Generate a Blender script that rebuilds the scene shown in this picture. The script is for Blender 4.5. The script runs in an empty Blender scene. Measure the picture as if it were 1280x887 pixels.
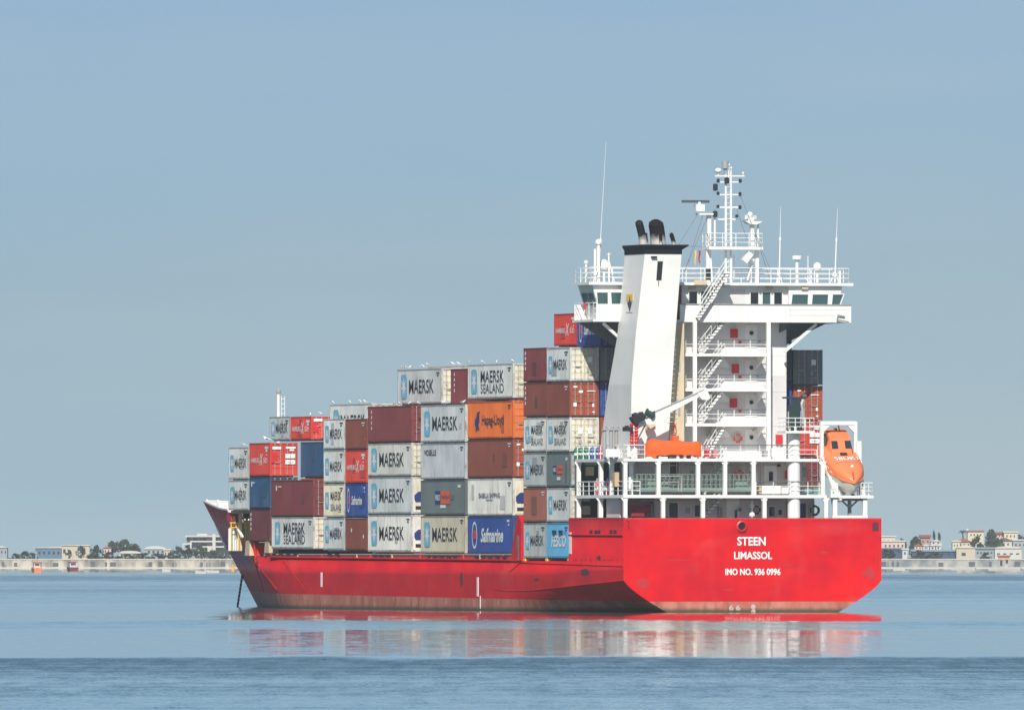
import bpy, bmesh, math, random
from mathutils import Matrix, Vector
random.seed(7)
R = math.radians
sc = bpy.context.scene
col = sc.collection

# ---------------------------------------------------------------- camera
CAM_H, FOC, HORIZON = 4.8, 20800.0, 688.0          # eye height (m), focal length and horizon in photo pixels
cd = bpy.data.cameras.new('camera'); cam = bpy.data.objects.new('camera', cd); col.objects.link(cam)
cd.sensor_width = 36.0; cd.lens = FOC / 1280 * 36.0
cd.clip_start = 1.0; cd.clip_end = 60000.0
cam.location = (0, 0, CAM_H)
cam.rotation_euler = (R(90) + math.atan((HORIZON - 443.5) / FOC), 0, 0)
sc.camera = cam

# ---------------------------------------------------------------- sky and sun
HEAD = R(17.3)                                      # ship's heading off the view axis
SUN_EL = R(38); SUN_AZ = R(180 + 4.0)               # azimuth clockwise from +Y: low behind the camera, a little left
w = bpy.data.worlds.new('World'); sc.world = w; w.use_nodes = True
nt = w.node_tree; nt.nodes.clear()
def N(t, kind, **kw):
    n = t.nodes.new(kind)
    for k, v in kw.items():
        if k in n.inputs: n.inputs[k].default_value = v
        else: setattr(n, k, v)
    return n
sky = N(nt, 'ShaderNodeTexSky', sky_type='NISHITA', sun_disc=False, sun_elevation=SUN_EL, sun_rotation=SUN_AZ,
        altitude=0.0, air_density=0.6, dust_density=0.6, ozone_density=4.6)
tc = N(nt, 'ShaderNodeTexCoord')
mp = N(nt, 'ShaderNodeMapping'); mp.inputs['Scale'].default_value = (14, 14, 75); mp.inputs['Rotation'].default_value = (0, R(4), 0)
nz = N(nt, 'ShaderNodeTexNoise', Scale=1.0, Detail=3.0, Roughness=0.5)
rp = N(nt, 'ShaderNodeValToRGB')
rp.color_ramp.elements[0].position = .35; rp.color_ramp.elements[0].color = (.83, .945, 1.01, 1)
rp.color_ramp.elements[1].position = .68; rp.color_ramp.elements[1].color = (1.0, 1.015, 1.0, 1)
mx = N(nt, 'ShaderNodeMix', data_type='RGBA', blend_type='MULTIPLY'); mx.inputs['Factor'].default_value = 1
sx = N(nt, 'ShaderNodeSeparateXYZ'); ez = N(nt, 'ShaderNodeMath', operation='MULTIPLY'); ez.inputs[1].default_value = 8; er = N(nt, 'ShaderNodeValToRGB')                       # hazier, brighter air close to the horizon
[er.color_ramp.elements.new(k_ / 10) for k_ in range(2, 7)]; er.color_ramp.interpolation = 'LINEAR'
for e_, (p_, c_) in zip(er.color_ramp.elements, ((0, (1.30, 1.29, 1.26)), (.03, (1.16, 1.15, 1.13)), (.13, (.88, .875, .89)), (.26, (.78, .78, .83)), (.36, (.90, .87, .86)), (.6, (1.34, 1.19, .98)), (1, (1.30, 1.13, .93)))): e_.position = p_; e_.color = (*c_, 1)
m3 = N(nt, 'ShaderNodeMix', data_type='RGBA', blend_type='MULTIPLY'); m3.inputs['Factor'].default_value = 1
bg = N(nt, 'ShaderNodeBackground', Strength=0.080)
wo = N(nt, 'ShaderNodeOutputWorld')
L_ = nt.links.new
L_(tc.outputs['Generated'], mp.inputs['Vector']); L_(mp.outputs['Vector'], nz.inputs['Vector'])
L_(nz.outputs['Fac'], rp.inputs['Fac']); L_(sky.outputs['Color'], mx.inputs[6]); L_(rp.outputs['Color'], mx.inputs[7])
L_(tc.outputs['Generated'], sx.inputs[0]); L_(sx.outputs['Z'], ez.inputs[0]); L_(ez.outputs[0], er.inputs['Fac']); L_(mx.outputs[2], m3.inputs[6]); L_(er.outputs[0], m3.inputs[7])
L_(m3.outputs[2], bg.inputs['Color']); L_(bg.outputs['Background'], wo.inputs['Surface'])
sd = bpy.data.lights.new('sun', 'SUN'); sun = bpy.data.objects.new('sun', sd); col.objects.link(sun)
sd.energy = 4.3; sd.angle = R(0.53); sd.color = (1.0, .95, .86)
to_sun = Vector((math.sin(SUN_AZ) * math.cos(SUN_EL), math.cos(SUN_AZ) * math.cos(SUN_EL), math.sin(SUN_EL)))
sun.rotation_euler = to_sun.to_track_quat('Z', 'Y').to_euler()
vs = sc.view_settings
vs.view_transform = 'Standard'; vs.look = 'None'; vs.exposure = 0.3; vs.gamma = 1.0; vs.use_curve_mapping = False

# ---------------------------------------------------------------- ship frame: x = starboard, y = forward, z = up
cH, sH = math.cos(HEAD), math.sin(HEAD)
DIST = 1300.0
X0 = (941 - 640) / FOC * DIST
M_SHIP = Matrix.Translation((X0, DIST, 0)) @ Matrix.Rotation(HEAD, 4, 'Z')
def U(x, v):                                        # how far forward a photo column lies on a lengthwise plane
    k = (x - 640) / FOC
    return (X0 + v * cH - k * (DIST + v * sH)) / (k * cH + sH)
def V(x, u):                                        # how far to starboard on a crosswise plane
    k = (x - 640) / FOC
    return (k * (DIST + u * cH) - X0 + u * sH) / (cH - k * sH)
def W(y, u, v):                                     # height
    return CAM_H - (y - HORIZON) * (DIST + u * cH + v * sH) / FOC
def P(x, y, u):
    v = V(x, u); return Vector((v, u, W(y, u, v)))

# ---------------------------------------------------------------- mesh helpers
class MB:
    def __init__(s): s.v = []; s.f = []; s.m = []; s.mi = 0
    def add(s, vs, fs):
        b = len(s.v); s.v += [tuple(x) for x in vs]
        for f in fs: s.f.append(tuple(b + i for i in f)); s.m.append(s.mi)
        return s
    def hexa(s, p):                                  # 8 corners: bottom ring then top ring, counter-clockwise from above
        return s.add(p, [(3, 2, 1, 0), (4, 5, 6, 7), (0, 1, 5, 4), (1, 2, 6, 5), (2, 3, 7, 6), (3, 0, 4, 7)])
    def box(s, x0, x1, y0, y1, z0, z1):
        return s.hexa([(x0, y0, z0), (x1, y0, z0), (x1, y1, z0), (x0, y1, z0), (x0, y0, z1), (x1, y0, z1), (x1, y1, z1), (x0, y1, z1)])
    def quad(s, a, b, c, d): return s.add([a, b, c, d], [(0, 1, 2, 3)])
    def prism(s, pts, axis, a0, a1):                 # polygon in the two other axes, extruded along axis
        n = len(pts)
        def mk(p, a):
            return {'x': (a, p[0], p[1]), 'y': (p[0], a, p[1]), 'z': (p[0], p[1], a)}[axis]
        vs = [mk(p, a0) for p in pts] + [mk(p, a1) for p in pts]
        fs = [tuple(range(n))[::-1], tuple(range(n, 2 * n))] + [(i, (i + 1) % n, n + (i + 1) % n, n + i) for i in range(n)]
        return s.add(vs, fs)
    def tube(s, p, q, r, n=6, r2=None):
        p, q = Vector(p), Vector(q); d = q - p
        if d.length < 1e-6: return s
        a = d.orthogonal().normalized(); b = d.normalized().cross(a); r2 = r if r2 is None else r2
        vs = []
        for c, rr in ((p, r), (q, r2)):
            for i in range(n):
                t = 2 * math.pi * i / n; vs.append(c + (a * math.cos(t) + b * math.sin(t)) * rr)
        fs = [(i, (i + 1) % n, n + (i + 1) % n, n + i) for i in range(n)] + [tuple(range(n))[::-1], tuple(range(n, 2 * n))]
        return s.add(vs, fs)
    def path(s, pts, r, n=6, rs=None):               # one continuous bent tube
        pts = [Vector(p) for p in pts]; k = len(pts); vs = []
        ref = None
        for i, p in enumerate(pts):
            d = (pts[min(i + 1, k - 1)] - pts[max(i - 1, 0)]).normalized()
            a = d.orthogonal().normalized() if ref is None else (ref - d * ref.dot(d)).normalized()
            ref = a; b = d.cross(a); rr = rs[i] if rs else r
            for j in range(n):
                t = 2 * math.pi * j / n; vs.append(p + (a * math.cos(t) + b * math.sin(t)) * rr)
        fs = [(i * n + j, i * n + (j + 1) % n, (i + 1) * n + (j + 1) % n, (i + 1) * n + j) for i in range(k - 1) for j in range(n)]
        fs += [tuple(range(n))[::-1], tuple(range((k - 1) * n, k * n))]
        return s.add(vs, fs)
    def beam(s, p, q, wd, ht=None, up=(0, 0, 1)):    # rectangular bar
        p, q = Vector(p), Vector(q); ht = wd if ht is None else ht; d = (q - p).normalized()
        sd_ = d.cross(Vector(up))
        sd_ = (sd_ if sd_.length > 1e-4 else d.orthogonal()).normalized(); u_ = sd_.cross(d)
        a, b = sd_ * wd / 2, u_ * ht / 2
        return s.hexa([p - a - b, p + a - b, q + a - b, q - a - b, p - a + b, p + a + b, q + a + b, q - a + b])
    def ball(s, c, r, n=10, m=7, sc_=(1, 1, 1)):
        vs = []; c = Vector(c)
        for i in range(m + 1):
            ph = math.pi * i / m
            for j in range(n):
                t = 2 * math.pi * j / n
                vs.append(c + Vector((math.sin(ph) * math.cos(t) * sc_[0], math.sin(ph) * math.sin(t) * sc_[1], math.cos(ph) * sc_[2])) * r)
        return s.add(vs, [(i * n + j, (i + 1) * n + j, (i + 1) * n + (j + 1) % n, i * n + (j + 1) % n) for i in range(m) for j in range(n)])
    def lathe(s, c, prof, n=14):                     # (r, z) profile about a vertical axis
        vs = []; c = Vector(c); m = len(prof)
        for r, z in prof:
            for j in range(n):
                t = 2 * math.pi * j / n; vs.append(c + Vector((r * math.cos(t), r * math.sin(t), z)))
        fs = [(i * n + j, i * n + (j + 1) % n, (i + 1) * n + (j + 1) % n, (i + 1) * n + j) for i in range(m - 1) for j in range(n)]
        return s.add(vs, fs + [tuple(range(n))[::-1], tuple(range((m - 1) * n, m * n))])
    def ring(s, c, ax, R_, r, n=20, m=6):
        c = Vector(c); ax = Vector(ax).normalized(); a = ax.orthogonal().normalized(); b = ax.cross(a); vs = []
        for i in range(n):
            t = 2 * math.pi * i / n; d = a * math.cos(t) + b * math.sin(t)
            for j in range(m):
                q = 2 * math.pi * j / m; vs.append(c + d * (R_ + r * math.cos(q)) + ax * r * math.sin(q))
        return s.add(vs, [(i * m + j, ((i + 1) % n) * m + j, ((i + 1) % n) * m + (j + 1) % m, i * m + (j + 1) % m) for i in range(n) for j in range(m)])
    def loft(s, secs, cap=True):                     # closed sections with equal counts
        n = len(secs[0]); k = len(secs); vs = [p for q in secs for p in q]
        fs = [(i * n + j, i * n + (j + 1) % n, (i + 1) * n + (j + 1) % n, (i + 1) * n + j) for i in range(k - 1) for j in range(n)]
        if cap: fs += [tuple(range(n))[::-1], tuple(range((k - 1) * n, k * n))]
        return s.add(vs, fs)
    def mesh(s, name, mats, smooth=None):
        me = bpy.data.meshes.new(name); me.from_pydata(s.v, [], s.f)
        for m in (mats if isinstance(mats, (list, tuple)) else [mats]): me.materials.append(m)
        me.polygons.foreach_set('material_index', s.m)
        if smooth:
            bm = bmesh.new(); bm.from_mesh(me); bmesh.ops.recalc_face_normals(bm, faces=bm.faces); bm.to_mesh(me); bm.free()
            me.polygons.foreach_set('use_smooth', [True] * len(me.polygons))
            me.set_sharp_from_angle(angle=R(smooth))
        me.update(); return me
    def build(s, name, mats, parent=None, smooth=None):
        return put(name, s.mesh(name, mats, smooth), parent)
def put(name, me, parent=None):
    o = bpy.data.objects.new(name, me); col.objects.link(o)
    if parent is not None: o.parent = parent
    return o
def empty(name, mat=None, parent=None):
    o = bpy.data.objects.new(name, None); col.objects.link(o); o.empty_display_size = .5
    if mat is not None: o.matrix_world = mat
    if parent is not None: o.parent = parent
    return o
def tag(o, label, cat, group=None):
    o['label'] = label; o['category'] = cat
    if group: o['group'] = group
    return o
def structure(o): o['kind'] = 'structure'; return o

# ---------------------------------------------------------------- materials
def mat(name, rgb=(.5, .5, .5), rough=.5, metal=0.0, spec=.5):
    m = bpy.data.materials.new(name); m.use_nodes = True
    b = m.node_tree.nodes['Principled BSDF']
    b.inputs['Base Color'].default_value = (*rgb, 1); b.inputs['Roughness'].default_value = rough
    b.inputs['Metallic'].default_value = metal; b.inputs['Specular IOR Level'].default_value = spec
    return m, m.node_tree, b
def worn(name, rgb, stain, amount=.35, rough=.5, scale=(1.2, 1.2, .18), lo=.52, hi=.75, objcol=False, spec=.4, metal=0.0):
    """paint with vertical streaks and blotches of wear in a second colour"""
    m, t, b = mat(name, rgb, rough, metal, spec)
    tc = N(t, 'ShaderNodeTexCoord'); mp = N(t, 'ShaderNodeMapping'); mp.inputs['Scale'].default_value = scale
    n1 = N(t, 'ShaderNodeTexNoise', Scale=1.0, Detail=6.0, Roughness=.62)
    n2 = N(t, 'ShaderNodeTexNoise', Scale=.35, Detail=3.0)
    r1 = N(t, 'ShaderNodeMapRange'); r1.inputs['From Min'].default_value = lo; r1.inputs['From Max'].default_value = hi
    r1.inputs['To Max'].default_value = amount
    r2 = N(t, 'ShaderNodeMapRange'); r2.inputs['From Min'].default_value = .3; r2.inputs['From Max'].default_value = .7
    r2.inputs['To Min'].default_value = .80 if objcol else .9; r2.inputs['To Max'].default_value = 1.08 if objcol else 1.03
    mx = N(t, 'ShaderNodeMix', data_type='RGBA'); mu = N(t, 'ShaderNodeMix', data_type='RGBA', blend_type='MULTIPLY')
    mu.inputs['Factor'].default_value = 1
    l = t.links.new
    vec = tc.outputs['Object']
    if objcol:
        oi = N(t, 'ShaderNodeObjectInfo'); ad = N(t, 'ShaderNodeVectorMath', operation='ADD')
        ml = N(t, 'ShaderNodeMath', operation='MULTIPLY'); ml.inputs[1].default_value = 60
        l(oi.outputs['Random'], ml.inputs[0]); l(tc.outputs['Object'], ad.inputs[0]); l(ml.outputs[0], ad.inputs[1])
        vec = ad.outputs[0]; l(oi.outputs['Color'], mx.inputs[6])
    else: mx.inputs[6].default_value = (*rgb, 1)
    mx.inputs[7].default_value = (*stain, 1)
    l(vec, mp.inputs['Vector']); l(mp.outputs['Vector'], n1.inputs['Vector']); l(vec, n2.inputs['Vector'])
    l(n1.outputs['Fac'], r1.inputs['Value']); l(r1.outputs[0], mx.inputs['Factor'])
    l(n2.outputs['Fac'], r2.inputs['Value']); l(mx.outputs[2], mu.inputs[6]); l(r2.outputs[0], mu.inputs[7])
    l(mu.outputs[2], b.inputs['Base Color'])
    return m
WHITE = worn('white_ship_paint', (.80, .80, .78), (.56, .46, .38), .30, .45, (1.3, 1.3, .12), .57, .80)
PALE = worn('house_paint', (.66, .645, .655), (.55, .40, .32), .3, .5, (.9, .9, .12), .58, .8)
RAIL = mat('rail_paint', (.80, .80, .79), .5)[0]
SOFF = mat('soffit_shade_scanner_grey', (.07, .10, .11), .6)[0]  # shade under the wings put into the colour; also the dark scanner bar
TREAD = mat('stair_tread_dark', (.10, .11, .115), .6)[0]
DARK = mat('black_paint', (.012, .016, .02), .55)[0]
CAPM = mat('funnel_cap_paint', (.006, .010, .016), .75, 0, .15)[0]
PINK = worn('lower_house_pinkish', (.60, .525, .535), (.50, .35, .28), .3, .5, (.9, .9, .12), .58, .8)  # pinkish tone of the lower house walls
PASSAGE_SHADE = worn('passage_shade_green', (.016, .035, .038), (.03, .05, .05), .5, .6)  # shade of the port passage given as a dark colour
REDP = mat('red_paint', (.55, .02, .025), .45)[0]
GREY = mat('grey_paint', (.30, .32, .33), .5)[0]
STEEL = worn('galvanised_steel', (.42, .43, .43), (.25, .2, .16), .4, .4, metal=.3)
YEL = mat('yellow_paint', (.75, .55, .06), .5)[0]
CREAM = worn('cream_paint', (.62, .52, .36), (.35, .22, .12), .4, .55)
TEAL = worn('green_gangway_paint', (.20, .27, .24), (.10, .13, .12), .5, .55)
GLASS = mat('bridge_glass', (.035, .085, .09), .08, 0, .6)[0]
DGLASS = mat('dark_glass', (.006, .012, .02), .08, 0, .6)[0]
WLET = mat('white_lettering', (.82, .82, .80), .55)[0]
BLET = mat('dark_lettering', (.012, .016, .03), .55)[0]
NAVY = mat('navy_lettering', (.012, .03, .16), .55)[0]
ORL = mat('orange_lettering', (.75, .12, .03), .55)[0]
SKYB = worn('light_blue_panel', (.17, .52, .74), (.4, .6, .7), .5, .55)
BLUEP = mat('blue_paint', (.03, .10, .38), .5)[0]
GREENP = mat('green_paint', (.02, .16, .09), .5)[0]
ORANGE = worn('orange_cover_cloth', (.84, .115, .012), (.60, .06, .01), .5, .75, (3, 3, 3))
LBO = worn('lifeboat_orange', (.80, .215, .085), (.66, .20, .11), .4, .4, (2, 2, 2))
LBW = worn('lifeboat_white', (.62, .60, .54), (.4, .36, .3), .4, .4)
GULLW = mat('gull_white', (.80, .80, .79), .8)[0]
GULLG = mat('gull_grey', (.40, .42, .45), .8)[0]
CONT = worn('container_paint', (.5, .5, .5), (.20, .11, .065), .62, .55, (2.6, 2.6, .36), .52, .78, objcol=True)
FRAME = worn('container_frame_paint', (.5, .5, .5), (.19, .10, .055), .75, .6, (2.5, 2.5, 1.2), .46, .7, objcol=True)

def hull_material():
    m, t, b = mat('hull_paint', (.6, .03, .03), .5, 0, .08)
    l = t.links.new
    tc = N(t, 'ShaderNodeTexCoord'); sp = N(t, 'ShaderNodeSeparateXYZ'); l(tc.outputs['Object'], sp.inputs[0])
    def noise(scale, sxyz, detail=5, rough=.6):
        mp = N(t, 'ShaderNodeMapping'); mp.inputs['Scale'].default_value = sxyz
        n = N(t, 'ShaderNodeTexNoise', Scale=scale, Detail=detail, Roughness=rough)
        l(tc.outputs['Object'], mp.inputs[0]); l(mp.outputs[0], n.inputs['Vector']); return n.outputs['Fac']
    def rng(src, a, b_, c, d):
        r = N(t, 'ShaderNodeMapRange')
        for k, v in zip(('From Min', 'From Max', 'To Min', 'To Max'), (a, b_, c, d)): r.inputs[k].default_value = v
        l(src, r.inputs['Value']); return r.outputs[0]
    def mixc(f, a, b_, mode='MIX'):
        x = N(t, 'ShaderNodeMix', data_type='RGBA', blend_type=mode)
        for i, s in ((0, f), (6, a), (7, b_)):
            if isinstance(s, (int, float)): x.inputs[0].default_value = s
            elif isinstance(s, tuple): x.inputs[i].default_value = (*s, 1)
            else: l(s, x.inputs[i])
        return x.outputs[2]
    def math_(op, a, b_):
        x = N(t, 'ShaderNodeMath', operation=op)
        for i, s in enumerate((a, b_)):
            if isinstance(s, (int, float)): x.inputs[i].default_value = s
            else: l(s, x.inputs[i])
        return x.outputs[0]
    big = noise(.22, (1, .6, 1), 3)
    red = mixc(rng(big, .35, .65, 0, 1), (.52, .007, .020), (.73, .010, .014))
    red = mixc(rng(noise(1, (.8, .8, .16)), .55, .8, 0, .45), red, (.60, .045, .045))       # faded run-off streaks
    red = mixc(rng(noise(.5, (1, 1, 1), 6), .66, .74, 0, .75), red, (.25, .03, .03))     # scuffs
    red = mixc(rng(noise(1, (2.2, 2.2, .10), 4), .66, .78, 0, .55), red, (.24, .035, .03))   # thin rust runs
    red = mixc(rng(noise(.18, (1, 1, 2.2), 4, .5), .55, .72, 0, .30), red, (.66, .10, .09))  # chalky faded fields
    boot = mixc(rng(noise(.7, (1, 1, .5)), .4, .65, 0, 1), (.42, .14, .10), (.54, .23, .17))
    boot = mixc(rng(noise(1.2, (1, 1, .2)), .52, .7, 0, .75), boot, (.22, .09, .06))      # rust runs
    boot = mixc(rng(noise(2.2, (1, 1, .8)), .64, .7, 0, .55), boot, (.62, .60, .56))      # flaked patches
    slime = (.075, .075, .05)
    zz = math_('ADD', sp.outputs['Z'], rng(noise(1.1, (1, 1, 0)), 0, 1, -.14, .14))
    lower = mixc(rng(zz, .10, .42, 1, 0), boot, slime)
    z2 = math_('ADD', sp.outputs['Z'], math_('MULTIPLY', sp.outputs['Y'], -.0042))
    colr = mixc(rng(z2, .80, .86, 0, 1), lower, red)
    l(colr, b.inputs['Base Color'])
    # plate unevenness
    bp = N(t, 'ShaderNodeBump', Strength=.5, Distance=.10); l(noise(.55, (.7, .8, .5), 3), bp.inputs['Height']); l(bp.outputs[0], b.inputs['Normal'])
    return m
HULL = hull_material()
COAM = worn('coaming_red', (.62, .03, .035), (.30, .03, .03), .5, .5)

# ---------------------------------------------------------------- lettering
_txt = {}
def text_mesh(body, width, height, bold=.0, depth=.006, shear=0.0, mats=None):
    key = (body, width, height, bold, shear, mats.name)
    if key in _txt: return _txt[key]
    c = bpy.data.curves.new('lettering', 'FONT'); c.body = body; c.offset = bold; c.shear = shear
    c.space_line = 1.0; c.resolution_u = 3
    o = bpy.data.objects.new('lettering', c); col.objects.link(o)
    dg = bpy.context.evaluated_depsgraph_get()
    me = bpy.data.meshes.new_from_object(o.evaluated_get(dg))
    bpy.data.objects.remove(o)
    xs = [v.co.x for v in me.vertices]; ys = [v.co.y for v in me.vertices]
    x0, x1, y0, y1 = min(xs), max(xs), min(ys), max(ys)
    for v in me.vertices:
        v.co = ((v.co.x - (x0 + x1) / 2) / (x1 - x0) * width, (v.co.y - (y0 + y1) / 2) / (y1 - y0) * height, 0)
    me.name = 'lettering'; me.materials.clear(); me.materials.append(mats)
    _txt[key] = me; return me
PORT_M = Matrix(((0, 0, -1, 0), (-1, 0, 0, 0), (0, 1, 0, 0), (0, 0, 0, 1)))   # text x -> aft, text y -> up, faces port
AFT_M = Matrix(((1, 0, 0, 0), (0, 0, -1, 0), (0, 1, 0, 0), (0, 0, 0, 1)))     # text x -> starboard, faces aft
def letter(body, width, height, loc, face, parent, m, bold=.0, shear=0.0, name='lettering'):
    o = put(name, text_mesh(body, width, height, bold, .006, shear, m), parent)
    o.matrix_local = Matrix.Translation(loc) @ face
    return o

# ================================================================ THE SHIP
ship = empty('container_ship', M_SHIP)
tag(ship, 'large red container ship with white superstructure at anchor', 'ship')

HB = 10.6
def half(u, w):
    ue = 136.8 + 16.7 * w / 9.04
    t = (ue - u) / 42.0; k = .16
    h = max(k - abs(1 - t), 0) / k
    b = HB * max(min(1, t) - h * h * k / 4, 0)
    if u < 30:
        k = max(0, 1 - u / 29); wc = 2.5 - .9 * u / 26
        if w < wc: b -= k ** .8 * 3.55 * ((wc - w) / 2.5) ** 1.3
    return max(b, 0)
def chine(u): return 2.5 - .9 * min(u, 26) / 26
def top_aft(u): return 7.3
ST = [(0, 7.3), (1.5, 7.3), (3, 7.3), (5, 7.3), (8, 7.32), (11, 7.35), (14.25, 7.35), (14.25, 3.98), (18, 4), (22, 4), (26.5, 4)]
ST += [(u, 4.1 + (u - 26) * .0035) for u in list(range(30, 102, 4)) + [102.15]]
LOWN = 9
def column(u, top):
    wc = chine(u) if u < 30 else 1.6
    kn = min(4.05, top - .02)
    ws = [top, kn, (kn + wc) / 2, wc] + [wc + (-1.3 - wc) * (i / LOWN) for i in range(1, LOWN + 1)]
    return ws
hull = MB(); rows = []
for u, tp in ST:
    rows.append([(half(u, z), u, z) for z in column(u, tp)])
U0 = 102.2
def bow_top(u):
    pts = [(102.2, 5.55), (108.2, 5.75), (112.2, 8.2), (125, 8.35), (140, 8.7), (153.6, 9.08)]
    for (a, b), (c, d) in zip(pts, pts[1:]):
        if u <= c: return b + (d - b) * (u - a) / (c - a)
    return pts[-1][1]
BOW_S = [0, .04, .08, .12, .16, .19, .22, .26, .32, .4, .5, .6, .7, .8, .88, .94, .98, 1.0]
for s in BOW_S:
    tp = 8.0
    for _ in range(30): tp = .5 * tp + .5 * bow_top(U0 + s * (136.8 + 16.7 * tp / 9.04 - U0))
    r = []
    for z in column(60, tp):
        u = U0 + s * (136.8 + 16.7 * z / 9.04 - U0); r.append((half(u, z) if s < 1 else 0.0, u, z))
    rows.append(r)
n = len(rows[0])
port = [[(-b, u, z) for b, u, z in r] for r in rows]; stbd = [[(b, u, z) for b, u, z in r] for r in rows]
vs = [p for r in port for p in r] + [p for r in stbd for p in r]; off = len(rows) * n; fs = []
for i in range(len(rows) - 1):
    for j in range(n - 1):
        a = i * n + j
        fs.append((a, a + 1, a + n + 1, a + n)); b = off + a; fs.append((b, b + n, b + n + 1, b + 1))
    fs.append((i * n + 1, (i + 1) * n + 1, off + (i + 1) * n + 1, off + i * n + 1))               # deck
    fs.append((i * n + n - 1, off + i * n + n - 1, off + (i + 1) * n + n - 1, (i + 1) * n + n - 1))
fs.append(tuple(range(n)) + tuple(off + j for j in range(n - 1, -1, -1)))                         # flat transom
hull.add(vs, fs)
HULLO = hull.build('hull', HULL, ship, smooth=22)

# stern name, port of registry and number: lettering on the transom
wr = lambda y: W(y, 0, 0)
for body, x0, x1, y0, y1, b in (('STEEN', 921.5, 957, 670.5, 681.5, .025), ('LIMASSOL', 917.5, 965, 689, 698.5, .025), ('IMO NO. 936 0996', 906.5, 975.5, 710, 718.5, .03)):
    letter(body, V(x1, 0) - V(x0, 0), wr(y0) - wr(y1), ((V(x0, 0) + V(x1, 0)) / 2, -.02, (wr(y0) + wr(y1)) / 2), AFT_M, HULLO, WLET, b)
MARK = mat('draught_mark_paint', (.52, .42, .37), .6)[0]
for body, x, y in (('6', 914, 759), ('6', 922.5, 759), ('.', 941.5, 758), ('4', 941.5, 762.5)):
    letter(body, .38, .42, (V(x, 0), -.02, wr(y)), AFT_M, HULLO, MARK, .03, 0, 'draught_mark')
m = MB(); c = P(927, 657.5, 0); m.lathe((0, 0, 0), [(.20, 0), (.44, 0), (.46, .10), (.34, .16), (.28, .02)], 18)
o = m.build('fairlead', REDP, HULLO, 40); o.location = (c.x, -.005, c.z); o.rotation_euler = (R(90), 0, 0)
m = MB(); m.lathe((0, 0, 0), [(.0, .03), (.27, .03)], 16); d_ = m.build('hawse_opening', DARK, HULLO); d_.location = (c.x, -.012, c.z); d_.rotation_euler = (R(90), 0, 0)
m = MB(); a, b = P(1090.5, 663, 0), P(1098, 652.5, 0); m.box(a.x, b.x, -.03, .05, a.z, b.z); m.build('fairlead_recess', mat('recess_maroon', (.10, .012, .03), .6)[0], HULLO)
m = MB(); a, b = P(781, 660, 0), P(786.5, 650, 0); m.path([(a.x + .2, -.03, b.z), (b.x, -.03, b.z - .2), (a.x + .25, -.03, (a.z + b.z) / 2), (b.x, -.03, a.z)], .05, 6); m.build('chain_stopper', mat('stopper_dark_red', (.14, .02, .025), .6)[0], HULLO)
# seam welds across the transom and along the side, fender strakes
m = MB()
for y in (671, 694): m.box(-10.4, 10.4, -.012, .02, wr(y) - .03, wr(y) + .03)
m.build('weld_seam', HULL, HULLO)
m = MB()
pts = [(-HB - .02, u, 4.02 + max(0, u - 26) * .0035) for u in (26.4, 40, 55, 70, 85, 97)]
m.path(pts, .07, 6); m.build('rubbing_strake', HULL, HULLO)
m = MB(); m.path([(-HB - .01, u, 3.6 + u * .0095) for u in (0.1, 8, 16, 24, 27)] + [(-HB - .01, 29.8, 3.15)], .03, 6); m.build('rubbing_strake', HULL, HULLO)
m = MB(); m.path([(-HB - .01, u, chine(u)) for u in (.1, 6, 12, 18, 24, 30)] + [(-HB - .01, 34, 1.75)], .03, 6); m.build('rubbing_strake', HULL, HULLO)
m = MB(); m.path([(-HB - .02, .1, 6.0), (-HB - .02, 14.2, 6.05)], .06, 6); m.build('rubbing_strake', HULL, HULLO)
# white load and pilot marks on the port side
for x, y0, y1, wd in ((402, 715, 733, .42), (597.3, 721, 745, .42), (600.5, 744, 760, .10)):
    u = U(x, -HB); m = MB(); m.box(-HB - .035, -HB + .01, u - wd / 2, u + wd / 2, W(y1, u, -HB), W(y0, u, -HB))
    m.build('pilot_mark', WLET, HULLO)
for x, y0, y1 in ((648, 668, 700), (713, 665, 692)):
    u = U(x, -HB); m = MB(); m.box(-HB - .03, -HB + .01, u - .25, u + .35, W(y1, u, -HB), W(y0, u, -HB)); m.build('pilot_mark', WLET, HULLO)
# dark scuffs
SCUF = mat('scuff_black', (.10, .03, .035), .7)[0]
for x, y, a, b in ((577, 723, .55, .7), (671, 724, .8, .16), (731, 715, 1.2, .3), (749, 697, .6, .2)):
    u = U(x, -HB); z = W(y, u, -HB); m = MB()
    pts = [(u + a * math.cos(t) * random.uniform(.6, 1.1), z + b * math.sin(t) * random.uniform(.6, 1.1)) for t in [i * .628 for i in range(10)]]
    m.prism(pts, 'x', -HB - .014, -HB + .02); m.build('scuff', SCUF, HULLO)
def hullpt(x, y, out=.012):
    u, z = 110.0, 3.0
    for _ in range(25): v = -half(u, z); u = .5 * u + .5 * U(x, v); z = W(y, u, v)
    return Vector((-half(u, z) - out, u, z))
for (xa, ya), (xb, yb) in (((319, 701), (346, 736)), ((354, 700), (381, 736)), ((330, 738), (318, 700))):
    m = MB(); m.path([hullpt(xa + (xb - xa) * i / 8, ya + (yb - ya) * i / 8) for i in range(9)], .035, 5); m.build('weld_seam', HULL, HULLO)
STAIN = mat('stain_dark_red', (.48, .018, .025), .6)[0]
for x, y, a, b in ((912, 737, .55, .10), (846, 700, 1.3, .07), (1086, 716, .7, .55), (803, 729, .8, .4), (985, 706, .5, .08), (1030, 690, .35, .12)):
    c = P(x, y, 0); m = MB(); pts = [(c.x + a * math.cos(t) * random.uniform(.5, 1.1), c.z + b * math.sin(t) * random.uniform(.5, 1.1)) for t in [i * .4488 for i in range(14)]]
    m.prism(pts, 'y', -.012, .02); m.build('scuff', STAIN, HULLO)
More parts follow.
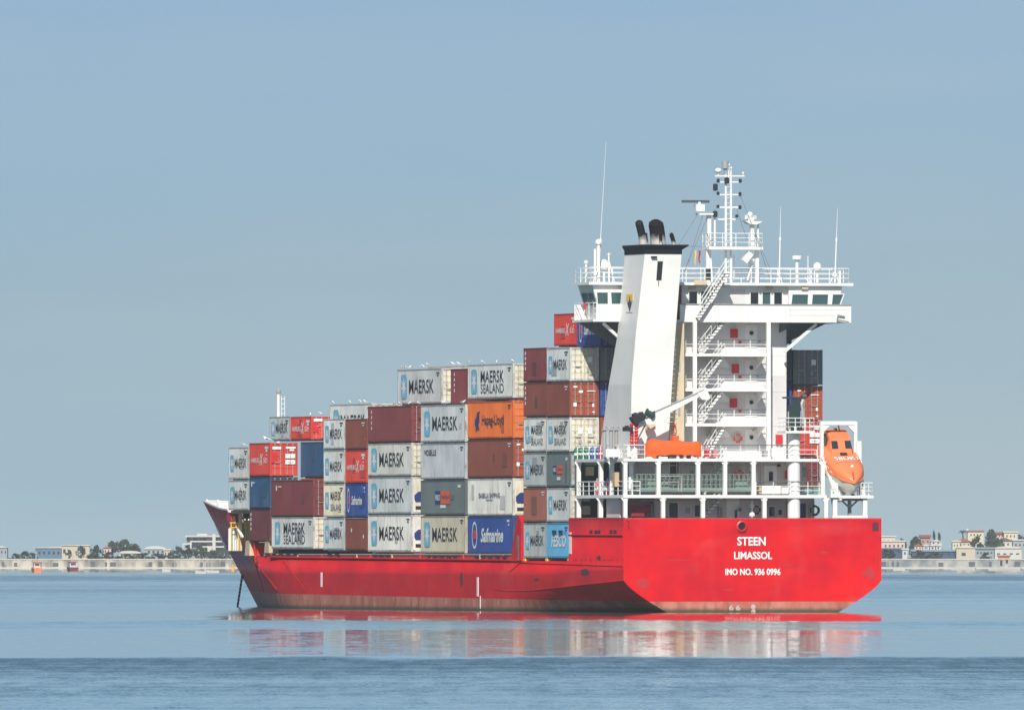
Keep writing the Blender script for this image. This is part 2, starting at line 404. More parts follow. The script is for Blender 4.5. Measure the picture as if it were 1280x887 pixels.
# freeing ports in the deck edge, a row of dark slots
for x in [333 + 9 * i for i in range(5)] + [412, 421, 468, 476, 484, 536, 543, 551, 560, 568, 595, 603, 612, 621, 630]:
    u = U(x, -HB); m = MB(); z = 4.30 + (u - 26) * .0035
    m.box(-HB - .02, -HB + .3, u - .55, u + .55, z - .07, z + .07); m.build('freeing_port', DARK, HULLO)
for x in (692, 700, 739, 745, 749, 764, 769):
    u = U(x, -HB); m = MB(); m.box(-HB - .03, -HB + .3, u - .35, u + .35, 6.18, 6.42); m.build('fairlead', DARK, HULLO)
# deck edge above the strake: hatch coaming with a pale top rail
co = MB(); co.box(-HB + .12, HB - .12, 28.6, 97.6, 3.9, 4.47)
COA = co.build('hatch_coaming', COAM, ship)
m = MB(); m.box(-HB + .06, -HB + .26, 28.6, 97.2, 4.475, 4.55); m.build('coaming_rail', CREAM, COA)
for x in (371, 402, 420, 445, 462, 489, 524, 538, 560, 578, 599, 628):
    u = U(x, -HB); m = MB(); m.box(-HB + .02, -HB + .12, u - .08, u + .08, 4.1, 4.5); m.build('stanchion', CREAM if x % 2 else COAM, COA)
# fin between the aft bay and the hatches, and the slot under the aft bay
m = MB(); u1, u2, u3 = 26.75, 27.6, 29.2
m.prism([(u1, 3.9), (u3 + .3, 3.9), (u3, 4.7), (u2 + .25, W(646, u2, -HB)), (u2 - .15, W(644, u2, -HB)), (u1, W(652, u1, -HB))], 'x', -HB - .03, -HB + .35)
m.build('side_fin', HULL, ship)
m = MB(); m.box(-HB + 1.4, HB - 1.4, 14.6, 26.4, 4.0, 4.15); m.build('hatch_cover', DARK, ship)
m = MB()
for u in (14.6, 20.37, 26.2): m.box(-HB + .05, -HB + .45, u - .2, u + .2, 4.0, 4.2)
m.build('container_foundation', YEL, ship)
m = MB(); m.box(-HB + .02, HB - .02, 13.95, 14.25, 3.98, 7.30); m.build('bulkhead', HULL, ship)

# ---------------------------------------------------------------- forecastle
inn = MB()
us = [108.4, 112.3, 118, 124, 130, 136, 142, 147, 150.5, 152.4]
for sgn in (-1, 1):
    ring_ = []
    for u in us:
        tp = bow_top(u) + (0.16 if sgn > 0 else -.03); zb = 5.0
        ring_.append(((sgn * max(half(u, tp) - .16, .0), u, tp), (sgn * max(half(u, zb) - .16, 0), min(u, 145.5), zb)))
    for (a, b), (c, d) in zip(ring_, ring_[1:]): inn.quad(a, b, d, c)
    for (a, b) in ring_[1:]:                                                       # frames standing off the inner face
        inn.beam((a[0] - sgn * .22, a[1], a[2] - .06), (b[0] - sgn * .25, b[1], b[2]), .14, .3)
inn.build('bulwark', WHITE, ship)
m = MB()
for i in range(len(us) - 1):
    a, b = us[i], us[i + 1]
    for sgn in (-1, 1):
        m.beam((sgn * (half(a, bow_top(a)) - .05), a, bow_top(a) + .06), (sgn * (half(b, bow_top(b)) - .05), b, bow_top(b) + .06), .24, .12)
m.build('bulwark_rail', WHITE, ship)
m = MB(); fd = [(half(u, 4.6) - .25, u) for u in (102.8, 108, 114, 122, 130, 138, 142)]; m.prism([(-b, u) for b, u in fd][::-1] + fd, 'z', 4.6, 4.8); m.build('forecastle_deck', GREY, ship)
m = MB(); m.box(-10.2, 10.2, 102.4, 102.7, 4.2, 5.5); m.build('bulkhead', COAM, ship)
# windlass and fittings just inside the low port bulwark
FU_ = 110.3
m = MB(); a, b = P(287, 651, FU_), P(301.5, 640, FU_); zf0 = 4.8
m.box(a.x, b.x, FU_ - .4, FU_ + .8, a.z, b.z); m.tube((a.x + .2, FU_, a.z - .3), (b.x - .1, FU_, a.z - .3), .32, 12); m.box(a.x + .2, a.x + .45, FU_ - .2, FU_ + .3, a.z - .35, a.z); m.box(b.x - .45, b.x - .2, FU_ - .2, FU_ + .3, a.z - .35, a.z)
q = MB(); q.box(a.x + .2, a.x + .4, FU_ - .1, FU_ + .2, zf0, a.z - .35); q.box(b.x - .4, b.x - .2, FU_ - .1, FU_ + .2, zf0, a.z - .35); q.box(a.x, b.x, FU_ + .3, FU_ + .4, zf0, a.z - .6); q.build('windlass_frame', WHITE, ship)
m.build('windlass', mat('windlass_red', (.42, .03, .03), .55)[0], ship)
m = MB(); a, b = P(307, 659, FU_), P(313, 650, FU_); m.box(a.x, b.x, FU_ - .3, FU_ + .3, a.z, b.z); m.box(a.x + .1, a.x + .3, FU_ - .1, FU_ + .1, zf0, a.z); m.build('winch_control_box', YEL, ship)
m = MB(); a, b = P(305, 648, FU_ + .8), P(313, 638.5, FU_ + .8); m.box(a.x, b.x, FU_ + .7, FU_ + 1.2, a.z, b.z); m.box(a.x + .2, a.x + .35, FU_ + .8, FU_ + 1, zf0, a.z); m.build('cable_reel', DARK, ship)
# yellow stair rails up to the forecastle
for x0, x1, mt in ((292, 300, CREAM), (303.5, 311, CREAM)):
    m = MB(); a = P(x0, 645, FU_ - .6); b = P(x1, 675, FU_ - .6); o_ = Vector((0, .7, 0))
    m.beam(a, b, .1, .12); m.beam(a + o_, b + o_, .1, .12)
    for i in range(8):
        p = a.lerp(b, (i + .5) / 8); m.box(p.x - .06, p.x + .06, p.y, p.y + .7, p.z - .02, p.z + .02)
    m.build('forecastle_stair', mt, ship)
m = MB()
for x in (289, 298, 307): p = P(x, 653, FU_ - .8); m.tube((p.x, p.y, zf0), p, .05)
m.tube(P(287, 653, FU_ - .8), P(312, 653, FU_ - .8), .05); m.tube(P(287, 659, FU_ - .8), P(312, 659, FU_ - .8), .04); m.build('railing', YEL, ship)
m = MB(); a, b = P(299, 672, FU_ + .5), P(306, 653, FU_ + .5); m.box(a.x, b.x, FU_ + .3, FU_ + .9, a.z, b.z); m.build('deck_locker', WHITE, ship)
# pedestals carrying the foremost containers
for x in (317.5, 341.5):
    u = U(x, -9.9); m = MB(); m.prism([(u - .55, 4.4), (u + .9, 4.4), (u + .55, 5.65), (u - .55, 5.65)], 'x', -10.45, -9.6); m.build('container_pedestal', CREAM, ship)
m = MB(); m.box(-9.2, 9.2, 98.6, 102.9, 4.3, 5.55); m.build('hatch_cover', mat('hatch_blue_grey', (.05, .09, .13), .6)[0], ship)
for s in (-1, 1):
    for u in (104.2, 109.2):
        m = MB(); m.box(s * 9.6 - .1, s * 9.6 + .1, u, u + .4, 4.8, 8.2); m.build('container_pedestal', CREAM, ship)
m = MB(); m.box(-10.3, 10.3, 103.9, 104.1, 7.95, 8.2); m.box(-10.3, 10.3, 109.5, 109.8, 7.95, 8.2); m.build('container_foundation', CREAM, ship)
# foremast: tapered post, ladder and lantern, behind the boxes
u = U(348, 0); fm = MB(); z1 = W(492, u, 0); fm.tube((0, u, 5), (0, u, z1), .2, 10, .13)
FM = fm.build('foremast', WHITE, ship)
m = MB(); m.tube((.22, u - .2, z1 - 4), (.22, u - .2, z1 - .2), .03); m.tube((.5, u - .2, z1 - 4), (.5, u - .2, z1 - .2), .03)
for i in range(9): m.tube((.22, u - .2, z1 - 3.8 + i * .42), (.5, u - .2, z1 - 3.8 + i * .42), .03)
m.build('ladder', RAIL, FM)
m = MB(); m.lathe((0, u, z1), [(.12, 0), (.22, .05), (.22, .3), (.12, .42), (.03, .5)], 10); m.build('lantern', GREY, FM)

# ---------------------------------------------------------------- railings, stairs
def railing(pts, h=1.05, rails=3, step=1.6, name='railing', parent=None, m_=None, r=.032, dark=False):
    m = MB(); pts = [Vector(p) for p in pts]
    for a, b in zip(pts, pts[1:]):
        L = (b - a).length; k = max(1, round(L / step))
        for i in range(k + 1):
            p = a.lerp(b, i / k); m.tube(p, p + Vector((0, 0, h)), r, 5)
        for j in range(rails):
            z = Vector((0, 0, h * (j + 1) / rails)); m.mi = 1 if dark and j == rails - 1 else 0; m.tube(a + z, b + z, r * (1.15 if j == rails - 1 else .8), 5)
        m.mi = 0
    return m.build(name, [m_ or RAIL, TREAD], parent or ship)
def stair(a, b, width=.8, name='stair', parent=None, m_=None, hand=True, steps=None):
    """flight rising from a to b, width measured forward"""
    a, b = Vector(a), Vector(b); m = MB(); o = Vector((0, width, 0))
    for k in (0, 1): m.beam(a + o * k, b + o * k, .06, .2)
    k = steps or max(5, int(abs(b.z - a.z) / .24))
    m.mi = 1
    for i in range(k):
        p = a.lerp(b, (i + .5) / k); m.box(p.x - .14, p.x + .14, p.y - .05, p.y + width - .03, p.z - .035, p.z + .02)
    m.mi = 0
    if hand:
        for k in (0, 1):
            q = o * k; z = Vector((0, 0, .95))
            m.tube(a + q + z, b + q + z, .028, 5); m.tube(a + q + z * .5, b + q + z * .5, .016, 5)
            for t in (0, .25, .5, .75, 1):
                p = a.lerp(b, t) + q; m.tube(p, p + z, .018, 5)
    return m.build(name, [m_ or RAIL, TREAD], parent or ship)

# ---------------------------------------------------------------- poop: open decks on pillars
def slab(z1, t, pts, name):
    m = MB(); m.prism(pts, 'z', z1 - t, z1); return m.build(name, WHITE, ship)
Z1, Z2 = W(618.3, .4, 0), W(573.0, .4, 0)                      # the two open decks
PX = -HB + .12
V1R, V2R = V(1033.5, .4), V(1024, .4)
slab(Z1, .24, [(PX, .4), (V1R, .4), (V1R, 12.9), (PX, 12.9)], 'deck')
slab(Z2, .22, [(PX, .4), (V2R, .4), (V1R + .4, 4), (V1R + .4, 12.9), (PX, 12.9)], 'deck')
m = MB(); m.box(-HB + .15, HB - .15, .15, 13.9, 5.9, 6.05); m.build('poop_deck', GREY, ship)
m = MB(); m.box(-HB + .01, HB - .01, -.01, .10, 7.25, 7.36); m.box(-HB - .02, -HB + .12, -.01, 13.9, 7.30, 7.40); m.box(HB - .12, HB + .02, .1, 13.9, 7.25, 7.36); m.build('bulwark_rail', COAM, ship)
def pillar(x, z0, z1, u=.55, r=.15, v=None):
    v = V(x, u) if v is None else v
    m = MB(); m.box(v - r, v + r, u - r, u + r, z0, z1)
    for s in (-1, 1): m.prism([(v + s * r, z1 - .28), (v + s * r, z1), (v + s * (r + .2), z1)][::s], 'y', u - .04, u + .04)
    return m.build('pillar', WHITE, ship)
pillar(0, 6.05, Z1 - .24, .62, .15, PX + .2)
for x in (828.5, 878.3, 955.2, 1032): pillar(x, 6.05, Z1 - .24)
pillar(0, Z1, Z2 - .22, .62, .15, PX + .2)
for x in (822.8, 872.3, 906, 941.6, 1028): pillar(x, Z1, Z2 - .22)
pillar(788.8, Z1, Z2 - .22, 2.2, .13)
for x in (723, 750.5):
    u = U(x, PX + .2); pillar(0, 6.05, Z1 - .24, u, .17, PX + .2)
for x in (723, 751, 764.5):
    u = U(x, PX + .2); pillar(0, Z1, Z2 - .22, u, .16, PX + .2)
# lower house block below the boat deck
LU = 4.6                                                        # aft wall of the lower house
lh = MB(); lh.box(-6.6, 6.6, LU, 13.4, 6.05, Z1 - .24); lh.box(-6.6, 5.9, LU, 13.4, Z1, Z2 - .22)
LH = lh.build('lower_deckhouse', PINK, ship)
m = MB(); m.box(-10.3, -6.0, 13.45, 13.6, 6.05, Z1 - .25); m.box(-10.3, -6.0, 13.45, 13.6, Z1 + .01, Z2 - .23); m.build('bulkhead', PASSAGE_SHADE, ship)  # added dark sheets standing in for the shade inside the port passage
for v_, z_ in ((-9.2, Z1 + 1.9), (-9.5, 8.0), (-8.6, Z1 + .7)):
    m = MB(); m.box(v_ - .3, v_ + .3, 13.0, 13.44, z_ - .35, z_ + .35); m.build('junction_box', CREAM, ship)
m = MB(); m.box(-9.9, -9.7, 3.2, 6.6, 6.05, Z1 - .24); m.build('bulkhead', PALE, ship)
def rect(name, x0, x1, y0, y1, u, mt, parent, d=.06, frame=None):
    a, b = P(x0, y1, u), P(x1, y0, u); m = MB(); m.box(a.x, b.x, u - d, u + .02, a.z, b.z)
    o = m.build(name, mt, parent)
    if frame:
        f = MB(); t = frame
        f.box(a.x - t, a.x, u - d - .03, u, a.z - t, b.z + t); f.box(b.x, b.x + t, u - d - .03, u, a.z - t, b.z + t)
        f.box(a.x, b.x, u - d - .03, u, b.z, b.z + t); f.box(a.x, b.x, u - d - .03, u, a.z - t, a.z)
        f.build('window_frame', PALE, o) if parent is ship else None
        if parent is not ship: f.build(name + '_frame', PALE, parent)
    return o
def porthole(x, y, u, parent, r=.2):
    c = P(x, y, u); m = MB(); m.lathe((0, 0, 0), [(0, .05), (r, .05), (r, .0)], 14); m.mi = 1
    m.lathe((0, 0, 0), [(r, 0), (r, .08), (r * 1.3, .08), (r * 1.3, 0)], 14)
    o = m.build('porthole', [DGLASS, PALE], parent); o.location = (c.x, u, c.z); o.rotation_euler = (R(90), 0, 0); return o
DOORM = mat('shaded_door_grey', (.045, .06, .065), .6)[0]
WDOOR = worn('white_door_paint', (.77, .76, .75), (.5, .4, .3), .3, .5)
# poop level
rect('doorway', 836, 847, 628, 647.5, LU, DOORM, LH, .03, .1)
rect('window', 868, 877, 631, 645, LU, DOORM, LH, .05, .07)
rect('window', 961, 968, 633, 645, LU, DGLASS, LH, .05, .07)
rect('door', 1000, 1007, 629, 647, LU, NAVY, LH, .05)
rect('door', 908, 924, 622.8, 647, LU, WDOOR, LH, .05); porthole(924.5, 636.5, LU - .06, LH, .17)
rect('vent_louvre', 857, 862, 634, 641, LU, GREY, LH, .05); rect('vent_louvre', 973, 977, 637, 643, LU, DOORM, LH, .06)
rect('pipe_locker', 918.2, 920, 637, 648, LU, DOORM, LH, .3)
m = MB()
for x, y0 in ((810, 624), (814, 630), (898, 632), (902, 634), (984, 626), (1012, 630)):
    a = P(x, y0, LU - .1); m.tube(a, (a.x, a.y, 6.05), .07, 6)
m.build('pipe', GREY, LH)
# boat-deck wall
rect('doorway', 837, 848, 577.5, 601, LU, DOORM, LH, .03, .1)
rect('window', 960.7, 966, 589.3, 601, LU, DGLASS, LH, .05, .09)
rect('door', 955.5, 971, 580, 612, LU - .0, WDOOR, LH, .022); porthole(938, 591.5, LU - .02, LH, .17)
rect('fire_locker', 981, 985.5, 588, 598, LU, REDP, LH, .2)
rect('vent_louvre', 1003, 1009, 584, 596, LU, GREY, LH, .06); rect('vent_louvre', 862.5, 867, 588, 594, LU, GREY, LH, .06)
m = MB()
for x in (792, 853, 991): a = P(x, 578, LU - .1); m.tube(a, (a.x, a.y, Z1), .06, 6)
m.build('pipe', PALE, LH)
rect('floodlight', 971, 974.5, 580, 583, LU, DARK, LH, .25); rect('floodlight', 812, 815, 626, 629, LU - 1, DARK, LH, .25)
# red mooring winch and bollards on the poop
m = MB(); c = P(795, 637, 2.2); m.box(c.x - .5, c.x + .55, 1.8, 2.7, c.z - .5, c.z + .42); m.tube((c.x + .5, 2.2, c.z), (c.x + 1.1, 2.2, c.z), .42, 12); m.box(c.x - .2, c.x + .2, 1.9, 2.6, 6.05, c.z - .5)
m.build('mooring_winch', mat('winch_dark_red', (.22, .015, .03), .5)[0], ship)
m = MB(); c = P(815, 643, 2.4)
for i in range(9): m.tube((c.x - 1.2 + i * .3, 2.2 + .3 * math.sin(i * 2.1), 6.05), (c.x - 1.0 + i * .3, 2.5, 7.3 + .3 * math.cos(i * 1.7)), .12, 6)
m.build('mooring_machinery', GREY, ship)
m = MB(); c = P(940, 640, 1.8); m.tube((c.x, 1.8, 6.05), (c.x, 1.8, 8.7), .10, 8); m.ball((c.x, 1.8, 8.3), .2, 8, 6); m.ball((c.x, 1.8, 7.6), .24, 8, 6); m.build('vent_post', WHITE, ship)
# stairs between the poop decks
stair(P(879, 648, 3.4), P(905, 619, 3.4)); stair(P(880, 617, 3.2), P(908, 574, 3.2))
# boat-deck and poop railings
zA = Z1; zB = Z2
railing([(PX + .1, 12.6, zA), (PX + .1, .6, zA), (V(800, .5), .5, zA)], 1.05)
railing([(V(945, .5), .5, zA), (V1R - .1, .5, zA), (V1R - .1, 3.5, zA)], 1.05, dark=True)
railing([(PX + .1, 12.6, zB), (PX + .1, .6, zB), (V(806, .5), .5, zB)], 1.05)
railing([(V(877, .5), .5, zB), (V2R - .1, .5, zB)], 1.05, dark=True)
for x0, x1, y0, y1, z, u in ((903.5, 946, 563.3, 571.8, Z2, .55), (952, 975.5, 607.3, 617, Z1, .55), (976.2, 985, 608.5, 617, Z1, .55)):
    a, b = P(x0, y1, u), P(x1, y0, u); m = MB(); m.box(a.x, b.x, u - .12, u - .05, a.z, b.z); m.build('railing_board', WHITE, ship)
# stowed gangway along the aft rail
g = MB(); a, b = V(795, .9), V(946, .9); zt = Z1 + .25
g.box(a, b, .85, 1.75, zt, zt + .16); g.box(a, b, .80, .86, zt + .1, zt + .3)
for i in range(27):
    x = a + (b - a) * i / 26; g.tube((x, .86, zt + .16), (x, .86, zt + 1.35), .03, 5); g.tube((x, 1.7, zt + .16), (x, 1.7, zt + 1.35), .03, 5)
for yy in (.86, 1.7):
    for z in (.55, .95, 1.35): g.tube((a, yy, zt + z), (b, yy, zt + z), .03, 5)
g.box(V(808, 1.3), V(836, 1.3), 1.0, 1.6, zt + .16, zt + 1.0); g.box(V(918, 1.3), V(932, 1.3), 1.0, 1.5, zt + .16, zt + .9)
g.build('gangway', TEAL, ship)
m = MB(); c = V(850, .7)
m.path([(c - 1.7, .7, zt), (c - 1.7, .7, zt + 1.2), (c + .1, .7, zt + 1.2), (c + .1, .7, zt)], .07, 6); m.path([(c - 1.5, .72, zt), (c - 1.5, .72, zt + .75), (c - .1, .72, zt + .75), (c - .1, .72, zt)], .05, 6); m.build('gangway_frame', STEEL, ship)

CLUT = mat('teal_canvas', (.10, .22, .21), .8)[0]; TANC = mat('tan_canvas', (.50, .36, .22), .8)[0]
for x0, x1, y0, y1, u, mt in ((1003, 1012, 610, 617, 2.2, CLUT), (1014, 1028, 609, 617, 2.6, CLUT), (946, 951, 608, 617, 2.0, TANC), (931, 938, 606, 616, 2.4, STEEL), (765.5, 771, 590, 608, 2.6, TANC), (783, 786, 596, 611, 2.0, WHITE), (952, 957, 563, 571, 3, STEEL), (880, 884, 560, 571, 3, REDP), (889, 895, 563, 571, 3, mat('locker_pale_red', (.5, .2, .18), .6)[0]), (962, 967, 560, 571, 3.4, WHITE)):
    rect('deck_locker', x0, x1, y0, y1, u, mt, ship, .6)
m = MB()
for x in (846, 892, 936, 951): a = P(x, 577, LU - .08); m.tube(a, (a.x, a.y, Z1), .045, 6)
for y in (581.5, 625.5): a, b = P(800, y, LU - .06), P(975, y, LU - .06); m.tube(a, b, .04, 6)
m.build('pipe', PINK, LH)

# ---------------------------------------------------------------- accommodation tower with balconies
TU, BU, TF = 10.3, 8.0, 13.7                                   # aft wall, balcony edge, front wall
ZBR = W(402.5, BU, 0)                                           # underside of the bridge deck
tw = MB(); tw.box(-7.0, V(983, TU), TU, TF, Z2, ZBR)
TW = tw.build('deckhouse', PALE, ship)
m = MB()
for z in (W(444, BU, 0), W(488, BU, 0), W(531, BU, 0)): m.box(-6.95, V(983, TU) - .05, TU - .025, TU + .01, z - .05, z + .03)
m.box(V(960, TU), V(961.2, TU), TU - .04, TU + .01, Z2, ZBR); m.build('weld_seam', PALE, TW)
levels = [(441.8, 445.2), (485.3, 488.9), (528.8, 532.6)]
BL, BR = V(857, BU), V(959, BU)
for y0, y1 in levels:
    zt, zb = W(y0, BU, 0), W(y1, BU, 0)
    m = MB(); m.box(BL, BR, BU, TU + .02, zb, zt)
    for v in (BR - .12, BL + 2.9):                              # knee brackets
        m.prism([(TU - .02, zb - .01), (BU + .3, zb - .01), (TU - .02, zb - .95)], 'x', v - .05, v + .05)
    m.build('balcony', WHITE, ship)
    railing([(BL + .05, TU - .2, zt), (BL + .05, BU + .06, zt), (BR - .05, BU + .06, zt)], 1.08, 3, 1.45, dark=True)
    # toe board and a hose rack on the balcony
    m = MB(); m.box(V(903, BU), BR - .3, BU + .1, BU + .14, zt + .02, zt + .16); m.build('toe_board', WHITE, ship)
for x in (868, 960.2):
    v = V(x, BU); m = MB(); m.box(v - .15, v + .15, BU - .2, BU + .1, Z2, ZBR); m.build('pillar', WHITE, ship)
for y, xx in ((416.5, 917), (460.5, 918.6), (503.5, 916.3)):
    rect('fire_locker', xx - 4, xx + 4, y - 5.7, y + 5.7, TU, REDP, TW, .25)
for y in (416, 459.3, 502.6, 546.3):
    rect('door', 931, 946, y - 9.5, y + 18, TU, WDOOR, TW, .045); porthole(939, y, TU - .05, TW, .17)
for y in (422, 465.5, 508): rect('fire_hose_reel', 923, 926, y + 4, y + 7, TU, REDP, TW, .2)
rect('fire_locker', 969.3, 976.8, 543, 554.5, TU, REDP, TW, .3)
for x, y in ((948, 426), (945, 469), (962, 430), (962, 474), (940, 537)): rect('wall_lamp', x, x + 2.2, y, y + 1.6, TU, GREY, TW, .2)
rect('wall_plate', 964, 981, 436, 470, TU, WDOOR, TW, .02)
# stairs zigzag between the balconies
for y0, y1, xa, xb in ((572, 530, 883, 907.5), (528, 487, 874, 905), (485, 443, 874, 906), (441, 402.5, 874, 905)):
    stair(P(xa, y0, BU + .35), P(xb, y1, BU + .35), .85)
for y in (444.5, 487.6, 531.6):                                 # landing plates under the flights
    z = W(y, BU, 0); m = MB(); a, b = V(886, BU + 1.4), V(911, BU + 1.4); m.prism([(a, z - .9), (b, z - .9), (b, z - .72), (b - .5, z - .1), (b - .62, z - .1), (b - .9, z - .8), (a, z - .8)], 'y', BU + 1.3, TU - .15); m.build('stair_landing', WHITE, ship)
# beige duct between the funnel and the tower
m = MB(); z0, z1 = Z2, W(404, 7, 0)
m.box(V(837, 7.2), V(855.3, 7.2), 7.2, 9.4, z0, z1); DU = m.build('ventilation_duct', CREAM, ship)
for y in (457, 512): rect('duct_vent', 847.8, 850.2, y - 5, y + 7, 7.2, GREY, DU, .06)

# ---------------------------------------------------------------- bridge
zf, zp, zw, zr = ZBR, W(380.5, BU, 0), W(361, BU, 0), W(355.5, BU, 0)
bvL, bvR = -HB + .05, V(1064, BU)
bd = MB()
bd.box(bvL, bvR, BU, 12.95, zf, zf + .18)
bd.box(V(850, BU), bvR, BU, BU + .08, zf + .18, zp)             # aft bulwark
bd.box(V(746, BU), V(790, BU), BU, BU + .08, zf + .18, zp)
bd.box(bvR - .08, bvR, BU + .08, 12.95, zf + .18, zp)
bd.box(bvL, bvR, 12.87, 12.95, zf + .18, zp)
BR_O = bd.build('bridge', WHITE, ship)
m = MB()
for x in (895, 936, 987.5, 1040): v = V(x, BU); m.box(v - .03, v + .03, BU - .012, BU + .01, zf + .02, zp)
m.box(V(988, BU), bvR - .3, BU - .015, BU + .01, zf + .55, zf + .60); m.box(V(988, BU), bvR - .3, BU - .015, BU + .01, zf + 1.0, zf + 1.04); m.build('weld_seam', PALE, BR_O)
m = MB(); m.beam((V(850, BU), BU - .02, zp + .02), (bvR, BU - .02, zp + .02), .12, .07); m.build('bulwark_rail', GREY, BR_O)
# open railing at the port wing end
railing([(bvL + .05, 12.8, zf + .18), (bvL + .05, BU + .05, zf + .18), (V(746, BU), BU + .05, zf + .18)], 1.3, 3, 1.2, parent=ship)
# wheelhouse wall: centre block and the two wing blocks with raked windows
CU = 9.3
wh = MB(); wh.box(V(852, CU), V(984, CU), CU, 12.6, zf + .18, zr - .05)
BW = 8.9                                                        # aft face of the wing cabs
for sgn in (-1, 1):
    e0, e1 = 9.55, 10.35                                        # cab side leans out towards the roof
    inner = V(986, BW) if sgn > 0 else 3.5
    bot = [(sgn * inner, BW), (sgn * e0, BW), (sgn * e0, 12.55), (sgn * inner, 12.55)]
    topp = [(sgn * inner, BW - .02), (sgn * e1, BW - .02), (sgn * e1, 12.6), (sgn * inner, 12.6)]
    if sgn < 0: bot, topp = bot[::-1], topp[::-1]
    wh.hexa([(a, b, zf + .18) for a, b in bot] + [(a, b, zr - .05) for a, b in topp])
WH = wh.build('wheelhouse', WHITE, BR_O)
rf = MB(); rf.box(-10.75, V(1064.5, BW), 8.45, 12.95, zr - .06, zr + .16); rf.build('roof', WHITE, BR_O)
def pane(pts, u, name='window', mt=GLASS):
    """window pane with a frame round it, on the aft wall"""
    q = [P(x, y, u) for x, y in pts]; m = MB()
    m.prism([(p.x, p.z) for p in q], 'y', u - .05, u + .03); o = m.build(name, mt, BR_O)
    f = MB(); k = len(q)
    for i in range(k):
        a, b = q[i], q[(i + 1) % k]; f.beam((a.x, u - .07, a.z), (b.x, u - .07, b.z), .07, .16, (0, 1, 0))
    f.build('window_frame', WHITE, BR_O); return o
pane([(860.2, 380), (871.5, 380), (871.5, 364), (860.2, 364)], CU, mt=DGLASS)
pane([(875, 380), (887, 380), (887, 364), (875, 364)], CU)
for x0, x1 in ((937, 948), (952, 963), (966.5, 977.5)): pane([(x0, 381), (x1, 381), (x1, 365), (x0, 365)], CU, mt=DGLASS if x0 != 952 else GLASS)
for x0, x1, x2, x3 in ((988, 1009.5, 1010.3, 989.5), (1013.5, 1034.5, 1035.3, 1014.8), (1038.5, 1049, 1054.5, 1040)): pane([(x0, 382.5), (x1, 382.5), (x2, 367.5), (x3, 367.5)], BW)
for x0, x1 in ((746, 760), (763.5, 778)): pane([(x0, 380.5), (x1, 380.5), (x1 - .3, 365), (x0 - 1, 365)], BW)
# port side windows of the cab, leaning out
for ua, ub in ((9.2, 10.6), (10.9, 12.2)):
    z0, z1 = W(381, BW, -9.9), W(366, BW, -10.2); k = (10.35 - 9.55) / (zr - zf - .23)
    vv = lambda z: -(9.55 + (z - zf - .18) * k) - .03
    m = MB(); m.hexa([(vv(z0) - .02, ua, z0), (vv(z0) + .05, ua, z0), (vv(z0) + .05, ub, z0), (vv(z0) - .02, ub, z0), (vv(z1) - .02, ua, z1), (vv(z1) + .05, ua, z1), (vv(z1) + .05, ub, z1), (vv(z1) - .02, ub, z1)])
    m.build('window', GLASS, BR_O)
for x in (850.5, 957, 1001): rect('awning_box', x if x > 851 else 860.5, x + 8 if x > 851 else 869, 358.3, 361, CU if x < 990 else BW, CREAM, BR_O, .3)
m = MB(); a = P(847, 372, CU - .4); m.box(a.x - .2, a.x + .2, a.y - .1, a.y + .3, zf + .2, zr - .2); m.build('pipe_locker', mat('locker_maroon', (.16, .02, .03), .5)[0], BR_O)
rect('recess_shade_panel', 913, 932, 361, 381, CU, PALE, BR_O, .02)  # flat panel: the shade of a recess put in as colour
# wing supports: sloping soffits and struts
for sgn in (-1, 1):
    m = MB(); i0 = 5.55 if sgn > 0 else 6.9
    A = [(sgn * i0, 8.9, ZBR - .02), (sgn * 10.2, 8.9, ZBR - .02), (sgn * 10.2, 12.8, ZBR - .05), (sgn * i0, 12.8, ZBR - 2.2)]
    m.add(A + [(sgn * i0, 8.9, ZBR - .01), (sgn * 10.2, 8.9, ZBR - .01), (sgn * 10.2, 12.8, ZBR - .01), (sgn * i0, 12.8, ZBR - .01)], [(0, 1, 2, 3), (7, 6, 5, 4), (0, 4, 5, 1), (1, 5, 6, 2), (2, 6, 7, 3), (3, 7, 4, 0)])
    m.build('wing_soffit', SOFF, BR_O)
    m = MB(); m.beam((sgn * i0, 9.0, ZBR - 2.3), (sgn * (i0 + 2.6), 8.8, ZBR - .1), .22, .22); m.build('wing_strut', WHITE, BR_O)
m = MB(); m.box(bvR, bvR + .12, 9, 9.3, zp - .75, zp - .3); m.build('side_light', REDP, BR_O)
m = MB(); c = P(1056, 396, BU - .1); m.path([c, c + Vector((-.6, -.1, .15)), c + Vector((-.7, -.1, -.2)), c + Vector((.3, -.1, -.4))], .06, 6); m.build('fog_horn', GREY, BR_O)
m = MB(); c = P(731, 387, 9.4); m.tube(c, c + Vector((0, 0, .55)), .10, 8); m.build('side_light', REDP, BR_O)
# stair from the bridge deck to the roof
stair(P(873, 399, BU - .55), P(911, 340, BU - .55), .85)
m = MB(); m.box(V(905, 7.6), V(914, 7.6), BU - .6, 8.5, zr - .02, zr + .1); m.build('stair_landing', WHITE, ship)
# roof railing
zr2 = zr + .16
railing([(-10.5, 12.7, zr2), (-10.5, 8.7, zr2), (V(899, 8.7), 8.7, zr2)], 1.15, 3, 1.5)
railing([(V(915, 8.7), 8.7, zr2), (V(1061, 8.7), 8.7, zr2), (V(1061, 8.7), 12.7, zr2), (-10.5, 12.7, zr2)], 1.15, 3, 1.5)
rect('deck_locker', 865, 881, 350, 356, 9.0, CREAM, ship, .6)
